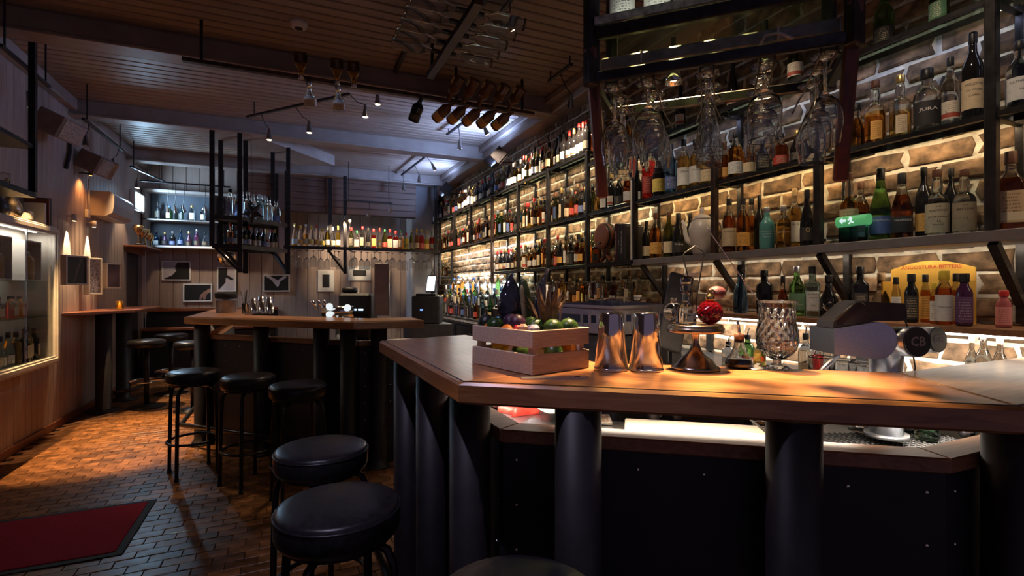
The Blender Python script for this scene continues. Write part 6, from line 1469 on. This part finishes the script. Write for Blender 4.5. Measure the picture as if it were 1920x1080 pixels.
# canvases on the board wall
def picture(name, loc, w, h, dep, rz, label, art, frame_m=M_offw, border=.03):
    """flat print in a deep frame; local -Y looks into the room"""
    t = thing(name, loc, label, 'picture', None, rz)
    MB().b2((-w / 2 + border, -dep * .75, -h / 2 + border), (w / 2 - border, -dep * .05, h / 2 - border)).build('backing', frame_m, t, True)
    for lo, hi in (((-w / 2, -dep, -h / 2), (w / 2, 0, -h / 2 + border)), ((-w / 2, -dep, h / 2 - border), (w / 2, 0, h / 2)), ((-w / 2, -dep, -h / 2 + border), (-w / 2 + border, 0, h / 2 - border)), ((w / 2 - border, -dep, -h / 2 + border), (w / 2, 0, h / 2 - border))):
        MB().b2(lo, hi, bev=.002).build('frame', frame_m, t, True)
    pw, ph = w / 2 - border, h / 2 - border
    base, shapes = art
    pr = MB().b2((-pw, -dep * .76 - .001, -ph), (pw, -dep * .76, ph)).build('print', base, t, True)
    for k, (poly, m_) in enumerate(shapes):
        q = MB(); n = len(poly); q.add([(x * pw, -dep * .76 - .0016 - .0002 * k, z * ph) for x, z in poly], [tuple(range(n))]); q.build('print_shape', m_, pr, True)
    return t
MPk, MPp, MPm, MPs = pm('print_black', (.012, .011, .014), .5, 0, .1, 8), pm('print_pale', (.5, .46, .52), .6, 0, .12, 5), pm('print_mauve', (.14, .10, .14), .6, 0, .4, 5), pm('print_skin', (.3, .16, .12), .6, 0, .3, 8)
canv = [(6.46, 1.55, .23, .30, 'dark canvas with pale diagonal streak, beside the display case', (MPk, [([(-.3, -.9), (.1, .2), (.5, .9), (.62, .85), (.25, .1), (-.15, -.95)], MPm)])),
        (7.04, 1.50, .16, .41, 'speckled canvas, the middle one on the board wall', (pm('print_speckle', (.34, .33, .42), .6, 0, .9, 60), [])),
        (7.65, 1.52, .20, .31, 'plain dark canvas, beside the dark doorway', (MPm, []))]
for y, z, w, h, lb_, art in canv: picture('canvas', (XL + w * .265 + .006, y, z), w, h, .07, math.pi / 2 - math.radians(32), lb_, art, M_offw, .018)
def backpic(u0, u1, v0, v1, label, art, border=.02, fm=M_offw):
    a, b = at(u0, v1, Y=YB - .02), at(u1, v0, Y=YB - .02)
    return picture('framed_photograph', ((a.x + b.x) / 2, YB - .001, (a.z + b.z) / 2), b.x - a.x, b.z - a.z, .03, 0, label, art, fm, border)
backpic(303, 358, 490, 526, 'white-framed silhouette of a face in profile on the back wall', (MPp, [([(-.9, -.9), (-.35, -.55), (-.12, -.2), (.0, .05), (-.1, .2), (0, .35), (-.15, .5), (0, .7), (.05, 1), (1, 1), (1, -1), (-.9, -1)], MPk)]))
backpic(343, 398, 532, 566, 'white-framed dark photograph with a resting hand on the back wall', (MPk, [([(.1, -.9), (.2, -.3), (.45, .1), (.95, .6), (1, .5), (1, .1), (.7, -.2), (.6, -.8), (.45, -.95), (.4, -.5), (.3, -.95)], MPs)]))
backpic(407, 443, 501, 547, 'upright white-framed photograph of a head in a brimmed hat, back wall', (MPp, [([(-1, 1), (.1, 1), (.05, .4), (.85, .05), (.7, -.1), (-.1, .15), (-.15, -.3), (-.9, -.9), (-1, -.9)], MPk)]))
backpic(494, 543, 515, 547, 'white-framed dark photograph of clasped pale hands on the back wall', (MPk, [([(-.95, .9), (-.5, .5), (.05, -.5), (.15, -.45), (.3, .2), (.9, .85), (.6, .95), (.1, .4), (-.3, .7), (-.6, .98)], MPp)]))
backpic(596, 626, 507, 547, 'small dark photograph in a wide pale mount on the back wall', (MPk, []), .075)
backpic(653, 695, 499, 526, 'dark photograph in a broad pale mount high on the back wall', (MPk, []), .08)
backpic(642, 672, 541, 580, 'partly hidden white-framed dark photograph behind the black machine', (MPk, [([(-1, -1), (-.2, -.4), (-.6, .4), (-1, .6)], MPp)]), .02)
# split air conditioner, speakers, cable
t = thing('air_conditioner', (XL, 7.55, 2.34), 'cream split air conditioner high on the board wall', 'air conditioner')
pr = [(0, -.14), (.16, -.14), (.22, -.1), (.235, .0), (.235, .1), (.2, .14), (0, .14)]; n = len(pr)
MB().add([(XL + .001 + x, y, 2.34 + z) for y in (7.15, 7.95) for x, z in pr], [tuple(range(n)), tuple(reversed(range(n, 2 * n)))] + [((i + 1) % n, i, n + i, n + (i + 1) % n) for i in range(n)]).build('casing', pm('ac_cream', (.5, .42, .37), .4, 0, .05, 8), t)
MB().b2((XL + .05, 7.2, 2.192), (XL + .17, 7.9, 2.2)).build('louvre', M_offw, t)
MB().tube([(XL + .02, 7.1, 2.2), (XL + .02, 7.1, 2.6)], .008, 6).build('pipe', M_white, t)
t = thing('wall_socket', (XL, 7.08, 2.2), 'small white socket box beside the air conditioner', 'socket')
MB().b2((XL + .001, 7.03, 2.16), (XL + .03, 7.12, 2.25), bev=.004).build('box', M_offw, t); MB().b2((XL + .03, 7.055, 2.19), (XL + .032, 7.095, 2.22)).build('face', M_white, t)
for k, (y, z) in enumerate(((6.85, 2.72), (5.9, 2.85))):
    t = thing('loudspeaker', (XL + .16, y, z), ['tilted brown loudspeaker above the air conditioner', 'tilted brown loudspeaker above the hanging cupboard'][k], 'loudspeaker', 'wall speakers', -.2)
    R3 = Matrix.Rotation(.45, 3, 'Y')
    MB().box((0, 0, 0), (.22, .34, .2), M=R3, bev=.01).build('cabinet', pm('speaker_case', (.2, .15, .13), .6, 0, .1, 10), t, True); MB().box(R3 @ Vector((.112, 0, 0)), (.006, .3, .17), M=R3).build('grille', pm('speaker_cloth', (.33, .25, .2), .8, 0, .2, 60), t, True)
    MB().bar((-.15, 0, .05), (-.05, 0, .05), .03, .03).build('bracket', M_black, t, True)
t = thing('cable_loop', (XL + .03, 6.55, 2.6), 'thick black cable loop hanging on the board wall beside the loudspeaker', 'cable')
MB().tube([(XL + .025, 6.5 + .06 * math.sin(a * .5), 2.98 - a * .05) for a in range(9)], .018, 8).build('cable', M_rubber, t); MB().b2((XL, 6.47, 2.95), (XL + .05, 6.56, 3.0)).build('clip', M_black, t)
MB().b2((2.3, 2.3, 3.3), (2.31, 2.31, 3.31))
# trophy shelf, trophies, cold lamp
t = thing('trophy_shelf', (XL, 8.95, 1.96), 'dark wooden shelf of trophies over the doorway', 'shelf'); MB().b2((XL + .002, 8.45, 1.94), (XL + .26, 9.5, 1.965), bev=.003).build('board', M_red_wood, t); MB().b2((XL + .002, 8.5, 1.87), (XL + .03, 9.45, 1.94)).build('cleat', M_red_wood, t)
gd2 = pm('old_gold', (.6, .36, .16), .25, 1, .2, 20)
for k, (y, sc) in enumerate(((8.58, 1.05), (8.76, .9), (8.94, 1.0), (9.12, .85), (9.27, .8))):
    t = thing('trophy', (XL + .14, y, 1.965), f'gilt two-handled trophy cup on the shelf over the doorway, {ORD[k]} from the ledge', 'trophy', 'trophies over the doorway')
    MB().lathe([(.045 * sc, 0), (.045 * sc, .03 * sc), (.03 * sc, .035 * sc)], 16).build('plinth', M_black, t, True)
    MB().lathe([(.025 * sc, .035 * sc), (.008 * sc, .07 * sc), (.008 * sc, .14 * sc), (.03 * sc, .17 * sc), (.06 * sc, .22 * sc), (.065 * sc, .27 * sc), (.06 * sc, .27 * sc), (.05 * sc, .22 * sc), (1e-5, .19 * sc)], 18).build('cup', gd2, t, True)
    for s in (-1, 1): MB().tube([(0, s * .055 * sc, .25 * sc), (0, s * .085 * sc, .24 * sc), (0, s * .08 * sc, .2 * sc), (0, s * .04 * sc, .18 * sc)], .005 * sc, 6).build('handle', gd2, t, True)
t = thing('wall_lamp', (XL + .03, 9.0, 2.62), 'cold white box lamp above the trophies', 'lamp')
MB().b2((XL + .001, 8.75, 2.5), (XL + .06, 9.25, 2.78), bev=.006).build('housing', M_white, t); MB().b2((XL + .06, 8.79, 2.53), (XL + .068, 9.21, 2.75)).build('diffuser', emis('cold_diffuser', (.6, .85, 1), 9), t)
area('wall_lamp_glow', (XL + .075, 9.0, 2.64), (XL + 1.0, 8.9, 2.5), .22, .42, 45, (.45, .72, 1))
# corner bottle cabinet on the back wall
t = thing('corner_cabinet', (-1.4, YB, 2.02), 'grey open bottle cabinet with pale ledge in the back corner', 'cabinet')
MB().b2((-2.08, 9.3, 2.0), (-.65, YB - .005, 2.03), bev=.003).build('ledge', M_offw, t); MB().b2((-2.08, 9.32, 2.42), (-.65, YB - .005, 2.44)).build('shelf', M_beam, t); MB().b2((-2.08, 9.32, 2.86), (-.65, YB - .005, 2.9)).build('top', M_beam, t); MB().b2((-2.08, YB - .02, 2.03), (-.65, YB - .006, 2.86)).build('back', pm('cabinet_back', (.06, .07, .09), .5, 0, .1, 8), t)
for x in (-2.08, -1.17, -.7): MB().b2((x, 9.32, 2.03), (x + .05, YB - .02, 2.86)).build('upright', M_beam, t)
for (z, nm, pal) in ((2.03, 'lower', dict(sty=['std', 'squat', 'flask'], liq=['blue', 'black', 'brown', 'clear', 'purple'], cap=['black', 'gold', 'silver'], lab=['black', 'blue', 'white'])), (2.44, 'upper', CLEAR)):
    fill_row((-1.98, 9.45, z), (-1.22, 9.45, z), 7 if z < 2.2 else 5, pal, f'{nm} shelf of the corner cabinet', 'from the trophy side', 'bottles in the corner cabinet', (.22, .3), (.034, .046), rz=-.4)
    fill_row((-1.08, 9.45, z), (-.75, 9.45, z), 3, pal, f'{nm} shelf, outer half of corner cabinet', 'from the upright', 'bottles in the corner cabinet', (.22, .3), (.034, .046), rz=-.4)
# banquette under the photographs
t = thing('wall_bench', (-1.4, 9.2, 0), 'black bench with reddish wooden rails along the back wall', 'bench')
MB().b2((-2.05, 9.1, 0), (-.2, 9.55, .72), bev=.02).build('upholstery', M_leather, t); MB().b2((-2.05, 9.05, .72), (-.2, 9.3, .76), bev=.004).build('seat_rail', M_red_wood, t); MB().b2((-2.05, 9.45, .72), (-.2, 9.57, 1.0), bev=.01).build('back_cushion', M_leather, t); MB().b2((-2.05, 9.42, 1.0), (-.2, 9.58, 1.05), bev=.004).build('top_rail', M_red_wood, t)
# ------------------------------------------------------------------ lamps fixed to the structure of the room, some of them added
# strips below the bar tops shine down on the work stations
for i in range(3):
    a, b = offs(NL, .37)[i], offs(NL, .37)[i + 1]
    a, b = Vector((*a, BZ - .064)), Vector((*b, BZ - .064)); e = (b - a) * .06
    MB().bar(a + e, b - e, .02, .008).build('lamp_strip', emis('under_bar_led', (1, .92, .8), 6), bar)
    strip_light('under_bar_lamp', a + e + Vector((0, 0, -.006)), b - e + Vector((0, 0, -.006)), (0, 0, -1), .02, (6, 20, 16)[i], (1, .88, .7), 130)
for i in range(3):
    a, b = offs(FL, .38)[i], offs(FL, .38)[i + 1]
    a, b = Vector((*a, BZ - .064)), Vector((*b, BZ - .064)); e = (b - a) * .08
    strip_light('under_bar_lamp', a + e, b - e, (0, 0, -1), .02, 3, (1, .82, .55), 130)
# added cool uplights that make the blue glow on the ceiling boards
for k, (x, y, pw) in enumerate(((2.3, 5.6, 60), (2.3, 7.8, 34))):
    t = thing('ceiling_uplight', (x, y, 2.9), ['small cool uplight below the cornice near the hanging whisky bottles', 'small cool uplight below the cornice toward the pillar'][k], 'lamp')
    R3 = Matrix.Rotation(-.85, 3, 'Y')
    MB().box((0, 0, 0), (.16, .22, .05), M=R3, bev=.006).build('housing', M_black, t, True); MB().box(R3 @ Vector((0, 0, .027)), (.13, .19, .003), M=R3).build('lens', emis('uplight_lens', (.55, .72, 1), 2), t, True)
    MB().box(R3 @ Vector((-.085, 0, .07)), (.006, .24, .13), M=R3).build('baffle', M_black, t, True); MB().box(R3 @ Vector((0, -.117, .07)), (.17, .006, .13), M=R3).build('baffle', M_black, t, True)
    MB().bar((.0, 0, -.02), (2.63 - x, 0, .02), .02, .02).build('bracket', M_black, t, True)
    area('uplight_glow', Vector((x, y, 2.9)) + R3 @ Vector((0, 0, .032)), (x - 1.1, y + .1, ZC + .35), .13, .19, pw, (.34, .52, 1))
# small downlights over the canvases graze the board wall
for k, y in enumerate((6.55, 7.12)):
    t = thing('picture_light', (XL + .06, y, 2.06), f'small downlight on the board wall above the {["first", "middle"][k]} canvas', 'lamp')
    MB().cyl((0, 0, 0), (0, 0, .07), .022, n=14).build('can', M_white, t, True); MB().bar((-.06, 0, .05), (0, 0, .05), .012, .012).build('bracket', M_white, t, True); MB().lathe([(.017, -.001), (1e-5, -.002)], 12).build('bulb', emis('bulb_warm', (1, .8, .5), 12), t, True)
    spot('picture_lamp', (XL + .06, y, 2.05), (XL - .02, y, 1.6), 90, (1, .74, .48), 40, .3, .01)
spot('candle_glow', (-1.82, 7.18, BZ + .085), (-2.1, 7.2, 1.3), 3, AMBER, 150, 1, .02)
# warm lamp behind the wall speaker
t = thing('wall_uplight', (XL + .1, 6.88, 2.6), 'small amber lamp behind the loudspeaker on the board wall', 'lamp'); MB().cyl((0, 0, 0), (0, 0, .05), .02, n=12).build('can', M_black, t, True); MB().bar((-.1, 0, .02), (0, 0, .02), .012, .012).build('bracket', M_black, t, True); MB().lathe([(.015, -.001), (1e-5, -.002)], 10).build('bulb', emis('bulb_amber', (1, .45, .12), 6), t, True)
spot('amber_lamp', (XL + .1, 6.88, 2.59), (XL, 6.9, 2.3), 12, (1, .4, .1), 110, .9, .02)

# added spotlights out of view, brightening the bottle shelves and bar top
_ = track((1.35, .6, 3.3), (1.35, 3.3, 3.3), 'black light track above the bar facing the bottle shelves')
for k, (y, aim) in enumerate(((.9, (2.45, 1.2, 1.7)), (1.9, (2.45, 2.1, 1.75)), (3.1, (2.45, 3.4, 1.8)))):
    spotlight((1.35, y, 3.29), (1.35, y, 3.17), aim, True, 'lit cone spotlight on the track above the bar, ' + ['over the steel tap', 'over the hanging rack', 'over the dish crate'][k], power=6, col=(1, .8, .58), ang=62)

spotlight((1.35, 1.62, 3.29), (1.35, 1.62, 3.17), (1.0, 1.05, 1.12), True, 'lit cone spotlight on the track above the bar, aimed at the bar top', power=290, col=(1, .62, .3), ang=31, size=.08)  # unseen spotlight added for the warm pool on the bar top
_ = track((-.5, .7, 3.3), (-.2, 1.4, 3.3), 'black light track over the row of stools')  # unseen track and cool fill spotlight added to lighten the crate
spotlight((-.35, 1.05, 3.29), (-.35, 1.05, 3.17), (.5, 1.7, 1.0), True, 'lit cool spotlight aimed at the fruit crate', power=11, col=(.76, .7, 1), ang=54)
